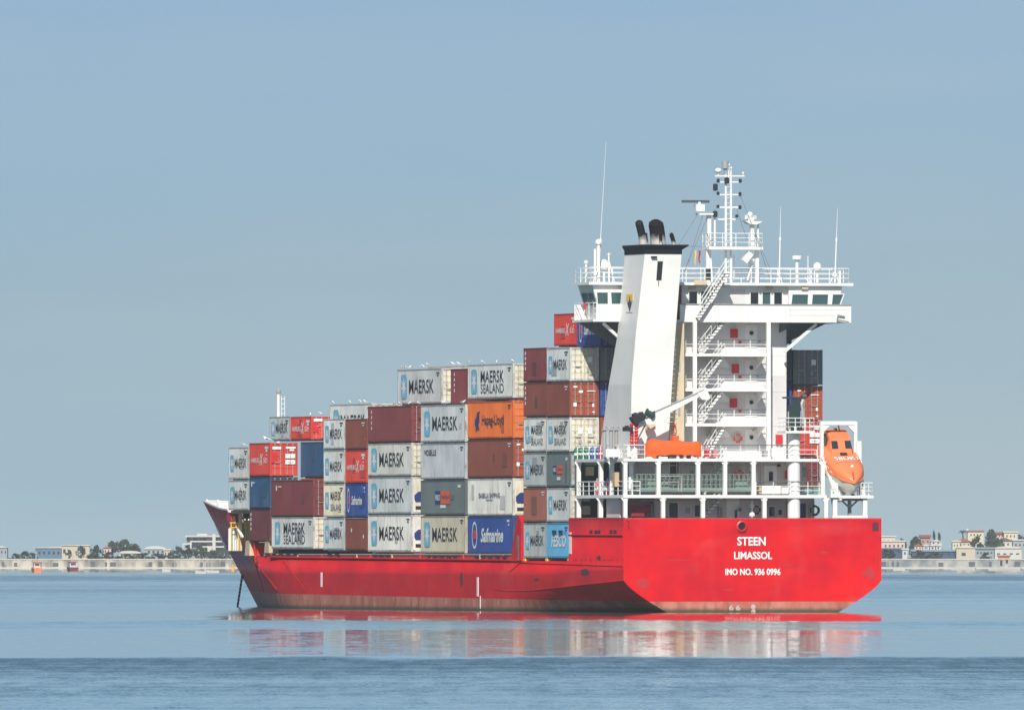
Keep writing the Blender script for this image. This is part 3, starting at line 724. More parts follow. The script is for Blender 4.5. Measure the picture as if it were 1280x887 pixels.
# aerials and domes on the roof
def whip(x0, y0, x1, y1, ym, u, r0=.09, r1=.022):
    a, b = P(x0, y0, u), P(x1, y1, u); t = (y0 - ym) / (y0 - y1); mm = a.lerp(b, t); m = MB()
    m.path([a, mm], r0, 8, [r0, r0 * .8]); m.path([mm - Vector((0, 0, .1)), mm + Vector((0, 0, .15))], r0 * 1.4, 8); m.path([mm, mm.lerp(b, .5), b], r1, 6, [r1 * 1.7, r1 * 1.2, r1 * .7])
    return m.build('whip_aerial', RAIL, ship)
whip(747.5, 355, 757.5, 178, 301, 10, .09, .016); whip(974, 356, 976, 258, 299, 9.4, .06, .018); whip(1043.5, 356, 1047, 260, 300, 9.6, .06, .018)
def pole(x, y0, y1, u, r=.07, name='aerial_post', top=None, mt=None):
    a, b = P(x, y0, u), P(x, y1, u); m = MB(); m.tube(a, b, r, 8)
    if top == 'disc': m.lathe((b.x, b.y, b.z), [(.1, -.1), (.22, -.08), (.22, .02), (.38, .05), (.40, .28), (.36, .33), (.1, .36)], 16)
    if top == 'cap': m.ball(b, r * 2, 8, 6)
    return m.build(name, mt or WHITE, ship)
pole(743.8, 355, 311, 9.6, .11); pole(748.2, 356, 303, 9.8, .14, top='cap'); pole(732.5, 355, 328, 11, .09, top='cap'); pole(761, 355, 318, 10.5, .06, top='cap')
pole(996.3, 356, 325, 9.3, .12, top='disc'); pole(1010, 356, 320, 9.3, .035); pole(1014, 356, 338, 9.3, .05); pole(1050, 356, 338, 10.2, .07); pole(917.5, 350, 319, 12, .035); pole(885.5, 350, 336, 9, .2, mt=DARK)
for (xa, ya), (xb, yb) in (((970, 356), (974, 340)), ((978, 356), (974, 340)), ((1037, 356), (1043, 340)), ((1050, 356), (1044, 340)), ((1006, 345), (1013, 356)), ((761, 325), (769, 356)), ((740, 356), (747, 338))):
    m = MB(); m.tube(P(xa, ya, 9.5), P(xb, yb, 9.5), .05, 6); m.build('aerial_stay', RAIL, ship)
def dome(x, y, u, r, yb):
    c = P(x, y, u); m = MB(); m.tube((c.x, c.y, W(yb, u, c.x)), (c.x, c.y, c.z - r * .8), .1, 8); m.lathe((c.x, c.y, c.z - r), [(r * .75, 0), (r * .95, r * .35), (r, r * .9), (r * .92, r * 1.35), (r * .65, r * 1.75), (r * .25, r * 2), (.02, r * 2.04)], 16)
    return m.build('satellite_dome', WHITE, ship, 40)
dome(1021.6, 333, 9.2, .33, 356); dome(755, 330.5, 11, .40, 356)
# ---------------------------------------------------------------- radar mast on the roof
MU = 11.0
ms = MB(); zpl = W(308.5, MU, 0); v0, v1 = V(882, MU), V(949.5, MU)
ms.box(v0, v1, MU - .9, MU + .9, zpl - .22, zpl)
for x in (884.5, 946): v = V(x, MU); ms.box(v - .13, v + .13, MU - .13, MU + .13, zr2, zpl - .2)
for x in (889.5, 940): v = V(x, MU); ms.tube((v, MU + .6, zr2), (v, MU + .6, zpl - .2), .11, 8)
ms.beam(P(887, 311, MU), P(890, 352, MU), .14); ms.beam(P(934, 350, MU), P(946, 311, MU), .12)
RM = ms.build('radar_mast', WHITE, ship)
mp_ = MB(); zt = W(206, MU, 0)
for x in (907.3, 913.8): v = V(x, MU); mp_.path([(v, MU, zr2), (v, MU, W(260, MU, v)), (v, MU, W(214, MU, v))], .1, 8, [.11, .095, .075])
v = V(911, MU); mp_.tube((v, MU, W(228, MU, v)), (v, MU, zt), .06, 8); mp_.ball((v, MU, zt), .12, 8, 6)
mp_.build('mast_pole', WHITE, RM)
m = MB(); a, b = V(908.2, MU), V(913, MU)
k = 0
z = zr2
while z < W(230, MU, 0): m.tube((a, MU - .1, z), (b, MU - .1, z), .022, 5); z += .42
m.build('ladder', RAIL, RM)
for x0, x1, y in ((893.5, 930.5, 220), (898, 926, 227.5), (897.5, 925, 243.3), (897.5, 924, 259), (897.5, 921, 274)):
    m = MB(); m.beam(P(x0, y, MU), P(x1, y, MU), .1, .1); m.build('yardarm', WHITE, RM)
LAMPM = mat('signal_lamp_black', (.02, .025, .03), .4)[0]
for x, y, h in ((897.8, 225.8, 5), (925.3, 226, 5), (897.6, 241.5, 4), (925, 242.5, 5), (897.5, 258, 4), (925, 259, 5), (921, 270, 4), (894.3, 234, 9), (894, 267.5, 8), (908.5, 225.5, 8)):
    c = P(x, y, MU - .2); m = MB(); r = .13 if h < 7 else .2; hh = h / 32; m.lathe((c.x, c.y, c.z - hh), [(r * .7, 0), (r, .05), (r, hh * 2 - .08), (r * .6, hh * 2)], 10); m.build('signal_lamp', LAMPM, RM)
c = P(906.5, 206.8, MU); m = MB(); m.lathe((c.x, c.y, c.z - .28), [(.10, -.4), (.12, 0), (.28, .04), (.28, .6), (.2, .64)], 12); m.build('whistle', GREY, RM)
m = MB(); c = P(897.8, 213.2, MU); m.ball(c, .26, 10, 6, (1.1, 1.1, .8)); m.tube(c, P(897.8, 220, MU), .06); m.build('satellite_dome', WHITE, RM, 40)
for x, y in ((929, 216.5), (914, 210)):
    m = MB(); c = P(x, y, MU); m.ball(c, .1, 8, 6); m.tube(c, P(x, 220, MU), .04); m.build('anemometer', WHITE, RM)
# radar scanners on their brackets
for px, ptop, x0, x1, ys, hx0, hx1, hy0, hy1, py in ((886, 268, 851.5, 887.5, 251.8, 869, 879.5, 255.5, 264, 267.5), (940, 278, 931, 946, 271.5, 934, 941, 271.5, 276, 277.8)):
    m = MB(); v = V(px, MU); m.box(v - .15, v + .15, MU - .15, MU + .15, zpl, W(ptop, MU, v)); m.tube((v + .5, MU, zpl), (v + .5, MU, W(ptop, MU, v)), .08)
    m.prism([(P(x, y, MU).x, P(x, y, MU).z) for x, y in (((872, 268.7), (889.5, 268.7), (889.5, 266.6), (872, 266.6)) if px < 900 else ((936, 280.5), (944, 280.5), (951, 277), (929, 276)))], 'y', MU - .5, MU + .5)
    m.build('radar_bracket', WHITE, RM)
    a, b = P(hx0, hy1, MU), P(hx1, hy0, MU); m = MB(); m.box(a.x, b.x, MU - .3, MU + .3, a.z, b.z); m.tube(((a.x + b.x) / 2, MU, b.z), ((a.x + b.x) / 2, MU, b.z + .2), .12)
    m.build('radar_housing', WHITE, RM)
    m = MB(); a, b = P(x0, ys, MU), P(x1, ys, MU); m.beam(a + Vector((0, -.3, 0)), b + Vector((0, .3, .0)), .22, .2 if px < 900 else .3); m.build('radar_scanner', SOFF if px < 900 else WHITE, RM)
m = MB(); c = P(937.5, 268.5, MU); m.ball(c, .25, 8, 6); m.build('satellite_dome', WHITE, RM)
m = MB(); a, b = P(930, 327, MU - .6), P(938, 316, MU - .6); m.beam(a, b, .5, .45); m.build('searchlight', WHITE, RM)
o = railing([(v0 + .05, MU + .85, zpl), (v0 + .05, MU - .85, zpl), (v1 - .05, MU - .85, zpl), (v1 - .05, MU + .85, zpl)], 1.05, 3, 1.1, parent=RM)
WIRE = mat('stay_wire', (.10, .12, .14), .5)[0]
for a, b in ((P(872, 268, MU), P(845, 312, 9)), (P(879, 268, MU), P(856, 340, 9)), (P(884, 272, MU), P(853, 345, 9)), (P(925, 243, MU), P(966, 345, 9)), (P(921, 262, MU), P(934, 300, MU)), (P(941, 282, MU), P(962, 348, 10)), (P(897, 258, MU), P(884, 275, MU)), (P(858, 308, 6), P(882, 308, MU))):
    m = MB(); m.tube(a, b, .018, 4); m.build('stay', WIRE, RM)

# ---------------------------------------------------------------- funnel
def fn(y, xl, xm, xr, u):                                       # one horizontal ring of the casing: forward-port, aft-port, aft-starboard
    v = V(xm, u); vr = V(xr, u); ul = U(xl, v); z = W(y, u, v)
    return [(v, ul, z), (v, u, z), (vr, u, z), (vr, ul, z)]
FB = [(573, 750.5, 788.5, 834.5, 4.2), (545, 752, 788.5, 836, 4.1), (480, 761, 789.5, 840, 3.7), (420, 771.5, 794.5, 844, 3.5), (317, 781, 806, 852, 3.1)]
fu = MB(); sec = [fn(*q) for q in FB]; fu.loft(sec)
FU = fu.build('funnel', WHITE, ship)
top = sec[-1]; zc = top[0][2]
m = MB()
def grow(g, dz, gx=0): return [(top[0][0] - g, top[0][1] + g, zc + dz), (top[1][0] - g, top[1][1] - g * 1.2, zc + dz), (top[2][0] + g + gx, top[2][1] - g * 1.2, zc + dz), (top[3][0] + g + gx, top[3][1] + g, zc + dz)]
m.loft([grow(.03, -.02), grow(.03, .32), grow(.16, .58, .3), grow(.16, .72, .42)])
m.box(top[1][0] + .5, top[1][0] + .95, top[1][1] - .25, top[1][1], zc - .30, zc - .2)
m.build('funnel_cap', CAPM, FU)
SOOT, t_, b_ = mat('sooted_steel', (.4, .4, .4), .7, .15, .2)
tc = N(t_, 'ShaderNodeTexCoord'); sp = N(t_, 'ShaderNodeSeparateXYZ'); nz = N(t_, 'ShaderNodeTexNoise', Scale=3.0); ad = N(t_, 'ShaderNodeMath', operation='ADD'); rp = N(t_, 'ShaderNodeValToRGB')
ml = N(t_, 'ShaderNodeMath', operation='MULTIPLY'); ml.inputs[1].default_value = .25
t_.links.new(tc.outputs['Generated'], sp.inputs[0]); t_.links.new(tc.outputs['Object'], nz.inputs['Vector']); t_.links.new(nz.outputs['Fac'], ml.inputs[0]); t_.links.new(sp.outputs['Z'], ad.inputs[0]); t_.links.new(ml.outputs[0], ad.inputs[1]); t_.links.new(ad.outputs[0], rp.inputs['Fac']); t_.links.new(rp.outputs['Color'], b_.inputs['Base Color'])
rp.color_ramp.elements[0].position = .36; rp.color_ramp.elements[0].color = (.55, .53, .50, 1); rp.color_ramp.elements[1].position = .60; rp.color_ramp.elements[1].color = (.008, .010, .013, 1)
for x, y, r, u, bend in ((799, 277.5, .31, 5.0, .36), (807.5, 292, .10, 5.2, .1), (820, 277.5, .60, 5.4, .2), (825.5, 291, .13, 4.0, .05), (839.3, 292.5, .17, 4.6, .25)):
    v = V(x, u); zt = W(y, u, v); z0 = zc + .5; m = MB(); h = zt - z0
    pts = [(v + bend, u, z0), (v + bend * .7, u, z0 + h * .45), (v + bend * .25, u, z0 + h * .78), (v, u - .03, z0 + h - r * .5), (v - bend * .1, u - .10, z0 + h - r * .15), (v - bend * .15, u - .16, z0 + h)]
    m.path(pts, r, 16, [r, r, r, r, r * .95, r * .7]); m.build('exhaust_pipe', SOOT, FU, 50)
def fpane(x0, x1, y0, y1, d, name, mt):                         # panel on the leaning aft face
    def q(x, y):
        for a, b in zip(FB[:-1], FB[1:]):
            if b[0] <= y <= a[0]: t = (a[0] - y) / (a[0] - b[0]); return a[4] + (b[4] - a[4]) * t
        return FB[-1][4]
    m = MB(); P1, P2, P3, P4 = (P(x0[0], y1, q(0, y1)), P(x0[1], y1, q(0, y1)), P(x1[1], y0, q(0, y0)), P(x1[0], y0, q(0, y0)))
    o = Vector((0, -d, 0)); i = Vector((0, .02, 0))
    m.hexa([P1 + o, P2 + o, P2 + i, P1 + i, P4 + o, P3 + o, P3 + i, P4 + i]); return m.build(name, mt, FU)
fpane((820.3, 826.6), (822, 828.5), 326.5, 350, .05, 'funnel_vent', DARK)
fpane((822.6, 823.6), (822.3, 824.2), 351, 358, .012, 'soot_streak', mat('soot', (.30, .27, .24), .8)[0])
def pside(xa, xb, y0, y1, d, name, mt, pts=None):               # panel on the port face
    g = -.02 - d
    def vf(y):
        for a, b in zip(FB[:-1], FB[1:]):
            if b[0] <= y <= a[0]:
                t = (a[0] - y) / (a[0] - b[0]); va, vb = V(a[2], a[4]), V(b[2], b[4]); za, zb = W(a[0], a[4], va), W(b[0], b[4], vb); return va + (vb - va) * t
    m = MB(); q = pts or [(xa, y1), (xb, y1), (xb, y0), (xa, y0)]; k = len(q)
    vs_ = [(vf(y) + g, U(x, vf(y)), W(y, U(x, vf(y)), vf(y))) for x, y in q]; vs2 = [(a - g + .02, b, c) for a, b, c in vs_]
    m.add(vs_ + vs2, [tuple(range(k)), tuple(range(k, 2 * k))[::-1]] + [(i, k + i, k + (i + 1) % k, (i + 1) % k) for i in range(k)]); return m.build(name, mt, FU)
pside(783, 791.5, 367.5, 376, .01, 'funnel_emblem', mat('emblem_yellow', (.72, .50, .10), .5)[0])
pside(0, 0, 0, 0, .02, 'funnel_emblem', BLET, [(787.3, 389), (788.6, 384), (790, 377.5), (788.4, 377.5), (787.6, 369), (786.6, 377), (784.6, 378), (786, 384)])
pside(783, 790.5, 389.8, 390.6, .01, 'lettering_plate', GREY)
m = MB()
for i in range(18): a = P(843.5 - i * .3, 425 + i * 6, 4.0); m.tube((a.x + .12, a.y - .08, a.z), (a.x - .35, a.y - .08, a.z), .02, 4)
m.build('ladder', RAIL, FU)
# shelf box on the funnel's aft face
rect('deck_locker', 806.5, 816, 530, 536.5, 3.8, CREAM, ship, .7)
# vents and fittings beside the funnel on the upper deck
for x in (755.5, 764, 770.5): 
    u = 3.2; c = P(x, 548, u); m = MB(); m.tube((c.x, u, Z2), (c.x, u, W(537, u, c.x)), .15 if x != 765 else .09, 10); m.path([(c.x, u, W(537, u, c.x)), (c.x, u, W(534, u, c.x)), (c.x + .15, u, W(533, u, c.x)), (c.x + .25, u, W(535, u, c.x))], .07, 8); m.build('ventilator', STEEL if x != 765 else WHITE, ship)
m = MB(); m.tube(P(752, 537, 3), P(776, 537, 3), .05); m.build('pipe', GREY, ship)
for x0, x1, y0, y1, mt in ((754, 775, 561, 571, WHITE), (781, 789, 557, 571, WHITE), (792, 796, 559, 566, GREY)):
    rect('deck_locker', x0, x1, y0, y1, 2.4, mt, ship, .7)

# ---------------------------------------------------------------- small crane on the port quarter
cr = MB(); CUu = 1.6; b = P(793, 573, CUu)
cr.tube((b.x, CUu, Z2), (b.x, CUu, W(540, CUu, b.x)), .26, 12)
CR = cr.build('deck_crane', WHITE, ship)
for x in (789.6, 795.4):
    m = MB(); a, c = P(x, 557, CUu - .35), P(x, 529, CUu - .35); k = 22
    m.path([a.lerp(c, i / k) for i in range(k + 1)], .2, 8, [.145 + .045 * math.sin(i * 1.9) for i in range(k + 1)]); m.build('red_cylinder', REDP, CR)
bm = MB(); pts = [P(794, 533, CUu), P(820, 519, CUu), P(882, 488, CUu)]
for a, c, w0, w1 in ((pts[0], pts[1], .42, .6), (pts[1], pts[2], .6, .34)):
    d = (c - a).normalized(); nrm = Vector((-d.z, 0, d.x)); o = Vector((0, .2, 0))
    bm.hexa([a - nrm * w0 / 2 - o, a - nrm * w0 / 2 + o, c - nrm * w1 / 2 + o, c - nrm * w1 / 2 - o, a + nrm * w0 / 2 - o, a + nrm * w0 / 2 + o, c + nrm * w1 / 2 + o, c + nrm * w1 / 2 - o])
bm.prism([(P(x, y, CUu).x, P(x, y, CUu).z) for x, y in ((871, 492.5), (876, 499), (884, 500), (887, 497), (881, 484), (876, 486))], 'y', CUu - .28, CUu + .28)
BOOM = bm.build('boom', WHITE, CR)
for x, y, s, rot in ((797, 522.5, .5, 28), (784.5, 536, .28, 0)):
    m = MB(); m.box(-s, s, -.45, .45, -s * .62, s * .62); m.box(-s * .5, s * .1, -.3, .3, s * .6, s * .95); o = m.build('winch_motor', DARK, CR); o.location = P(x, y, CUu - .3); o.rotation_euler = (0, -R(rot), 0)
m = MB(); m.lathe((0, 0, 0), [(.1, -.4), (.34, -.4), (.34, -.32), (.24, -.3), (.24, .14), (.34, .16), (.34, .25), (.1, .26)], 14); o = m.build('winch_drum', mat('winch_green', (.02, .07, .055), .5)[0], CR, 40); o.location = P(811, 516.5, CUu - .3); o.rotation_euler = (0, R(-70), 0)
m = MB(); m.tube(P(814, 516, CUu - .3), P(880, 487, CUu - .3), .025, 5); m.tube(P(797, 549, CUu), P(807, 530, CUu), .06, 6); m.build('crane_wire', WIRE, CR)

# ---------------------------------------------------------------- crane column on the starboard side
CPU = 1.0; c = P(992.3, 600, CPU); m = MB(); zc1 = W(541, CPU, c.x)
m.tube((c.x, CPU, 6.05), (c.x, CPU, zc1), .50, 20); m.tube((c.x, CPU, zc1), (c.x, CPU, W(533, CPU, c.x)), .42, 16)
KC = m.build('crane_column', WHITE, ship, 40)
m = MB(); a, b = V(976.5, CPU), V(1013, CPU); m.box(a, b, CPU - 1.1, CPU + 1.1, zc1 - .02, zc1 + .16); m.build('crane_platform', WHITE, KC)
railing([(a + .05, CPU + 1.05, zc1 + .16), (a + .05, CPU - 1.05, zc1 + .16), (b - .05, CPU - 1.05, zc1 + .16), (b - .05, CPU + 1.05, zc1 + .16)], 1.0, 3, .9, parent=KC)
m = MB(); q = lambda x, y: (P(x, y, CPU).x, P(x, y, CPU).z)
m.prism([q(987, 538), q(1001, 538), q(1001, 520), q(998, 503), q(992, 501), q(988, 506), q(986.5, 520)], 'y', CPU - .4, CPU + .5); m.box(V(978.5, CPU), V(1007, CPU), CPU - .15, CPU + .15, W(498, CPU, c.x), W(495.8, CPU, c.x)); m.box(V(990, CPU), V(998, CPU), CPU - .1, CPU + .1, W(503, CPU, c.x), W(497, CPU, c.x))
m.build('crane_house', mat('crane_dark_green', (.014, .035, .04), .5)[0], KC)
m = MB()
m.path([P(1004, 535, CPU - .3), P(1003.5, 515, CPU - .3), P(1002, 505, CPU - .3), P(1004, 499, CPU - .3)], .14, 8); m.tube(P(985.5, 537, CPU - .3), P(985.5, 514, CPU - .3), .06); m.tube(P(1001, 532, CPU - .6), P(1001.5, 513, CPU - .6), .06); m.build('crane_arm', STEEL, KC)

# ---------------------------------------------------------------- lifeboat ramp on the starboard quarter
dv = MB(); DU0 = 3.4                                           # plane of the upper frame
a, b = P(1027, 528.5, DU0), P(1069, 528.5, DU0)
zlow = W(577, DU0, a.x)
dv.beam(a, b, .3, .3)
dv.beam(a + Vector((0, 0, .1)), (a.x, DU0, Z1), .26, .26, (0, 1, 0)); dv.beam(b + Vector((0, 0, .1)), (b.x, DU0, W(575, DU0, b.x)), .26, .26, (0, 1, 0))
dv.prism([(a.x, a.z - .1), (a.x + .75, a.z - .1), (a.x, a.z - .85)], 'y', DU0 - .1, DU0 + .1); dv.prism([(b.x, b.z - .1), (b.x, b.z - .85), (b.x - .75, b.z - .1)], 'y', DU0 - .1, DU0 + .1)
for (x0, y0, u0), (x1, y1, u1) in (((1028, 572, 3.2), (1047, 626, .4)), ((1033, 575, 3.2), (1050.5, 626, .4)), ((1075.5, 577, 3.0), (1080, 626, .4)), ((1076, 577, 3.0), (1076, 622, 3.0))):
    dv.beam(P(x0, y0, u0), P(x1, y1, u1), .2, .26)
for x in (1043.5, 1081): v = V(x, .4); dv.box(v - .17, v + .17, .3, .62, 7.3, Z1 - .1)
dv.beam(P(1040, 646, .45), P(1084, 646, .45), .26, .26); dv.beam(P(1037, 600, 2), P(1045, 648, .4), .14, .2)
dv.beam(P(1040, 620, 5.5), P(1044, 648, 5.5), .2)
DV = dv.build('lifeboat_davit', WHITE, ship)
m = MB(); z = Z1; m.box(V(1038.5, .5), HB - .55, .3, 4.2, z - .25, z - .05); m.box(V(1038, .2), V(1048, .2), .1, .4, z - .2, z + .1); m.box(V(1075, .2), V(1088.5, .2), .1, .5, z - .25, z); m.build('walkway', WHITE, DV)
m = MB(); v = V(1062, 1.8); m.box(v - .12, v + .12, 1.7, 1.95, 7.3, z - .25); m.beam((v, 1.8, z - 1.0), (v - .8, 1.8, z - .28), .12); m.beam((v, 1.8, z - 1.0), (v + .8, 1.8, z - .28), .12); m.box(V(1045, 1.8), V(1080, 1.8), 1.6, 2.0, z - .45, z - .26); m.build('davit_strut', GREY, DV)
m = MB()
for s in (-1, 1):
    v = 8.35 + s * .35; m.beam((v, 5.6, 11.6), (v, .9, 8.9), .14, .24)
m.build('launch_rail', GREY, DV)
railing([(V(1040, .5), .45, z), (V(1047, .5), .45, z)], .9, 3, 1.0, parent=DV)
railing([(V(1076, .5), .45, z), (HB - .6, .45, z), (HB - .6, 4.1, z)], .95, 3, 1.0, parent=DV)
m = MB(); c = P(1072.5, 563, 3.2); m.box(c.x - .18, c.x + .22, 3.0, 3.4, c.z - .75, c.z + .75); m.build('davit_box', WHITE, DV)
m = MB(); m.path([P(1049.5, 541, 4.6), P(1049, 536, 4.3), P(1047.3, 529, 3.6)], .05, 6); m.build('hoist_wire', REDP, DV)

# free-fall lifeboat, bow pointing down and aft over the stern
TILT = R(25); LB_C = P(1052.5, 581, 2.9)
def lb(t): return t
lbm = M_SHIP @ Matrix.Translation(LB_C) @ Matrix.Rotation(R(-1.5), 4, 'Y') @ Matrix.Rotation(R(180), 4, 'Z') @ Matrix.Rotation(-TILT, 4, 'X')
# boat frame: x to its own starboard, y towards its bow, z up
LBT = empty('lifeboat', lbm); tag(LBT, 'orange enclosed free-fall lifeboat with a white keel, tipped bow down on the stern ramp', 'lifeboat')
SEC = [(-3.1, 1.05, .95, .75), (-2.6, 1.25, 1.1, .95), (-1.5, 1.42, 1.2, 1.0), (-.2, 1.48, 1.22, .95), (1.1, 1.38, 1.2, .86), (2.0, 1.14, 1.12, .72), (2.7, .78, .98, .52), (3.2, .36, .74, .30), (3.42, .06, .50, .08)]
def spow(c, p): return math.copysign(abs(c) ** p, c)
hm = MB(); secs = []
for y, wd, dp, tp in SEC:
    s_ = [(wd * spow(math.cos(t), .8), y, -dp * 1.28 * abs(math.sin(t)) ** 1.1) for t in [math.pi + i * math.pi / 12 for i in range(13)]]
    secs.append(s_ + [(wd * .9 * math.cos(t), y, .02) for t in (0.6, 1.57, 2.5)])
hm.loft(secs); hm.build('boat_hull', LBW, LBT, 40)
cm = MB(); secs = []
for y, wd, dp, tp in SEC:
    secs.append([(wd * 1.02 * spow(math.cos(t), .62), y, .0 - .10 + (tp + .10) * abs(math.sin(t)) ** .62) for t in [i * math.pi / 16 for i in range(17)]] + [(0, y, -.1)])
cm.loft(secs)
CAN = cm.build('canopy', LBO, LBT, 40)
# raised helm cabin at the stern end
cb = MB(); cb.loft([[(-.85, -3.05, .6), (.85, -3.05, .6), (.78, -3.0, 1.75), (-.78, -3.0, 1.75)], [(-1.0, -1.9, .7), (1.0, -1.9, .7), (.85, -2.0, 1.95), (-.85, -2.0, 1.95)], [(-1.02, -.65, .75), (1.02, -.65, .75), (.82, -1.15, 1.75), (-.82, -1.15, 1.75)], [(-.9, .0, .7), (.9, .0, .7), (.8, -.3, .95), (-.8, -.3, .95)]])
cb.build('helm_cabin', LBO, LBT, 30)
def boatpanel(name, x0, x1, p0, p1, mt, th=.03):
    a, b = Vector((0, *p0)), Vector((0, *p1)); nn = Vector((0, -(b - a).z, (b - a).y)).normalized() * th
    if nn.z < 0: nn = -nn
    m = MB(); q = [Vector((x0, *p0)), Vector((x1, *p0)), Vector((x1, *p1)), Vector((x0, *p1))]
    m.hexa([v - nn for v in q] + [v + nn for v in q]); return m.build(name, mt, LBT)
# windows look over the bow: sloping front of the cabin between (y -.65, z .75) and (y -1.15, z 1.75)
LW = mat('lifeboat_window', (.03, .035, .045), .15)[0]
f = lambda t: (-.34 - .78 * t, .99 + .74 * t)
boatpanel('window', -.82, -.32, f(.25), f(.85), LW, .05); boatpanel('window', .28, .78, f(.25), f(.85), LW, .05)
boatpanel('hatch', -.28, .28, (.22, .93), (-.08, 1.0), LW, .06)
m = MB(); m.box(.93, 1.02, -2.3, -1.5, 1.0, 1.7); m.build('window', LW, LBT)
def can_z(y):
    for (a, _, _, za), (b, _, _, zb) in zip(SEC, SEC[1:]):
        if a <= y <= b: return za + (zb - za) * (y - a) / (b - a)
o = put('lettering', text_mesh('5BUK1', 1.95, .50, .01, .006, 0, WLET), LBT)
ty = .72; zz = can_z(ty); sl = (can_z(.95) - can_z(.45)) / .5
# reads from ahead of the bow: text x -> boat -x, text y -> boat -y (up the slope)
o.matrix_local = Matrix.Translation((0, ty, zz + .035)) @ Matrix.Rotation(math.atan(sl), 4, 'X') @ Matrix.Rotation(R(180), 4, 'Z')
m = MB()
for s in (-1, 1): m.path([(s * 1.44, -2.4, .25), (s * 1.5, -1.6, .1), (s * 1.47, -.8, .25), (s * 1.5, 0, .1), (s * 1.42, .8, .22), (s * 1.30, 1.5, .08)], .025, 5)
m.build('grab_line', WLET, LBT)
m = MB(); m.path([(1.0, 1.3, .92), (.5, 1.32, 1.0), (0, 1.33, 1.02), (-.5, 1.32, 1.0), (-1.0, 1.3, .92)], .018, 5); m.box(-.09, .09, -2.7, -2.3, 1.85, 2.1); m.build('canopy_fittings', GREY, LBT)
m = MB(); m.tube((-.2, 1.9, .72), (-.1, 1.9, .80), .12, 8); m.build('cleat', WLET, LBT)
m = MB(); m.path([(0, 2.6, .58), (.05, 3.0, .47), (.1, 3.3, .3)], .05, 6); m.build('bow_fender', REDP, LBT)
m = MB(); m.path([(1.50 * .98, -2.6, -.05), (1.53, -.2, -.03), (1.4, 1.2, -.03), (.8, 2.75, -.02), (.06, 3.46, 0), (-.8, 2.75, -.02), (-1.4, 1.2, -.03), (-1.53, -.2, -.03), (-1.5 * .98, -2.6, -.05)], .07, 6); m.build('fender_strake', LBO, LBT)

# rescue boat under an orange cover on the upper deck
RBU = 1.7; a, b = V(806, RBU), V(875, RBU); zb0 = W(568.5, RBU, 0); RB = empty('rescue_boat', M_SHIP @ Matrix.Translation(((a + b) / 2, RBU, Z2)))
tag(RB, 'small rescue boat under a bright orange cloth cover on the upper deck', 'rescue boat')
L2 = (b - a) / 2; h0 = zb0 - Z2; secs = []
prof = [(-1, .35, .55, -.05), (-.93, .75, .95, -.12), (-.8, .92, 1.18, -.05), (-.62, .98, 1.2, -.02), (-.4, 1.0, 1.12, .0), (-.15, 1.02, 1.1, .02), (.1, 1.02, 1.15, .0), (.35, 1.0, 1.05, .03), (.6, 1.0, 1.02, -.02), (.82, .95, 1.0, -.1), (.95, .8, .93, -.15), (1, .5, .6, .05)]
for t, wd, top_, bot in prof:
    s_ = []
    for i in range(20):
        q = 2 * math.pi * i / 20; cx, sx = math.cos(q), math.sin(q)
        zz = h0 + (bot + .06 * math.sin(9 * t + 3 * i)) if sx < -.2 else h0 + .25 + (top_ - .25) * max(0, sx) ** .55 + .07 * math.sin(7 * t + 1.3 * i) + .04 * math.sin(17 * t + 2.1 * i)
        s_.append((t * L2, wd * .95 * spow(cx, .5) + .05 * math.sin(5 * t * 3 + i * 2.3), zz))
    secs.append(s_)
m = MB(); m.loft(secs); m.box(-.05, .45, -.3, .3, h0 + 1.05, h0 + 1.5); m.box(-L2 * .88, -L2 * .72, -.95, -.88, h0 - .25, h0 + .5); m.build('boat_cover', ORANGE, RB, 55)
m = MB(); m.loft([[(-L2 * .8, -.6, .15), (-L2 * .8, .6, .15), (-L2 * .9, .7, h0 + .2), (-L2 * .9, -.7, h0 + .2)], [(L2 * .75, -.6, .15), (L2 * .75, .6, .15), (L2 * .92, .7, h0 + .2), (L2 * .92, -.7, h0 + .2)]]); m.build('boat_hull', mat('boat_dark_purple', (.05, .025, .07), .5)[0], RB)
for s in (-.55, .1, .35, .62):
    m = MB(); m.box(L2 * s - .1, L2 * s + .1, -.75, .75, 0, h0 + .1); m.build('cradle_foot', WHITE, RB)

# lifebuoys
LBR = mat('lifebuoy_orange', (.75, .13, .05), .5)[0]
def buoy(x, y, u, r, label, tilt=0, mt=None, sx=1):
    c = P(x, y, u); o = empty('lifebuoy', M_SHIP @ Matrix.Translation(c)); tag(o, label, 'lifebuoy', 'lifebuoys hung along the decks')
    m = MB(); m.ring((0, 0, 0), (0, 1, 0), r, r * .27, 24, 8); p = m.build('ring', mt or LBR, o, 60); p.scale = (sx, 1, 1)
    for k in range(4):
        t = math.pi / 4 + k * math.pi / 2; q = MB(); q.ball((r * math.cos(t) * sx, 0, r * math.sin(t)), r * .31, 8, 6, (.8 * sx, 1.02, .8)); q.build('band', WLET, o)
    g = MB(); g.ring((0, -.02, 0), (0, 1, 0), r * 1.30, .02, 24, 5); p2 = g.build('grab_line', WLET, o); p2.scale = (sx, 1, 1)
    return o
buoy(922.3, 547.8, TU - .15, .32, 'orange and white lifebuoy on the tower wall beside the lowest round window')
buoy(842.5, 535, 7.0, .36, 'narrow looking orange lifebuoy hung on the beige duct right of the funnel', sx=.45)
buoy(924, 592.5, LU - .2, .34, 'red and white lifebuoy on the middle deck wall above the stowed gangway')
DKR = mat('lifebuoy_dark_red', (.16, .03, .035), .6)[0]
buoy(945.5, 637, LU - .2, .30, 'dark red lifebuoy on the lowest wall left of a white pillar', mt=DKR)
buoy(1018, 637.5, LU - .2, .34, 'dark grey lifebuoy on the lowest wall between crane column and lifeboat ramp', mt=mat('lifebuoy_grey', (.06, .055, .06), .6)[0])
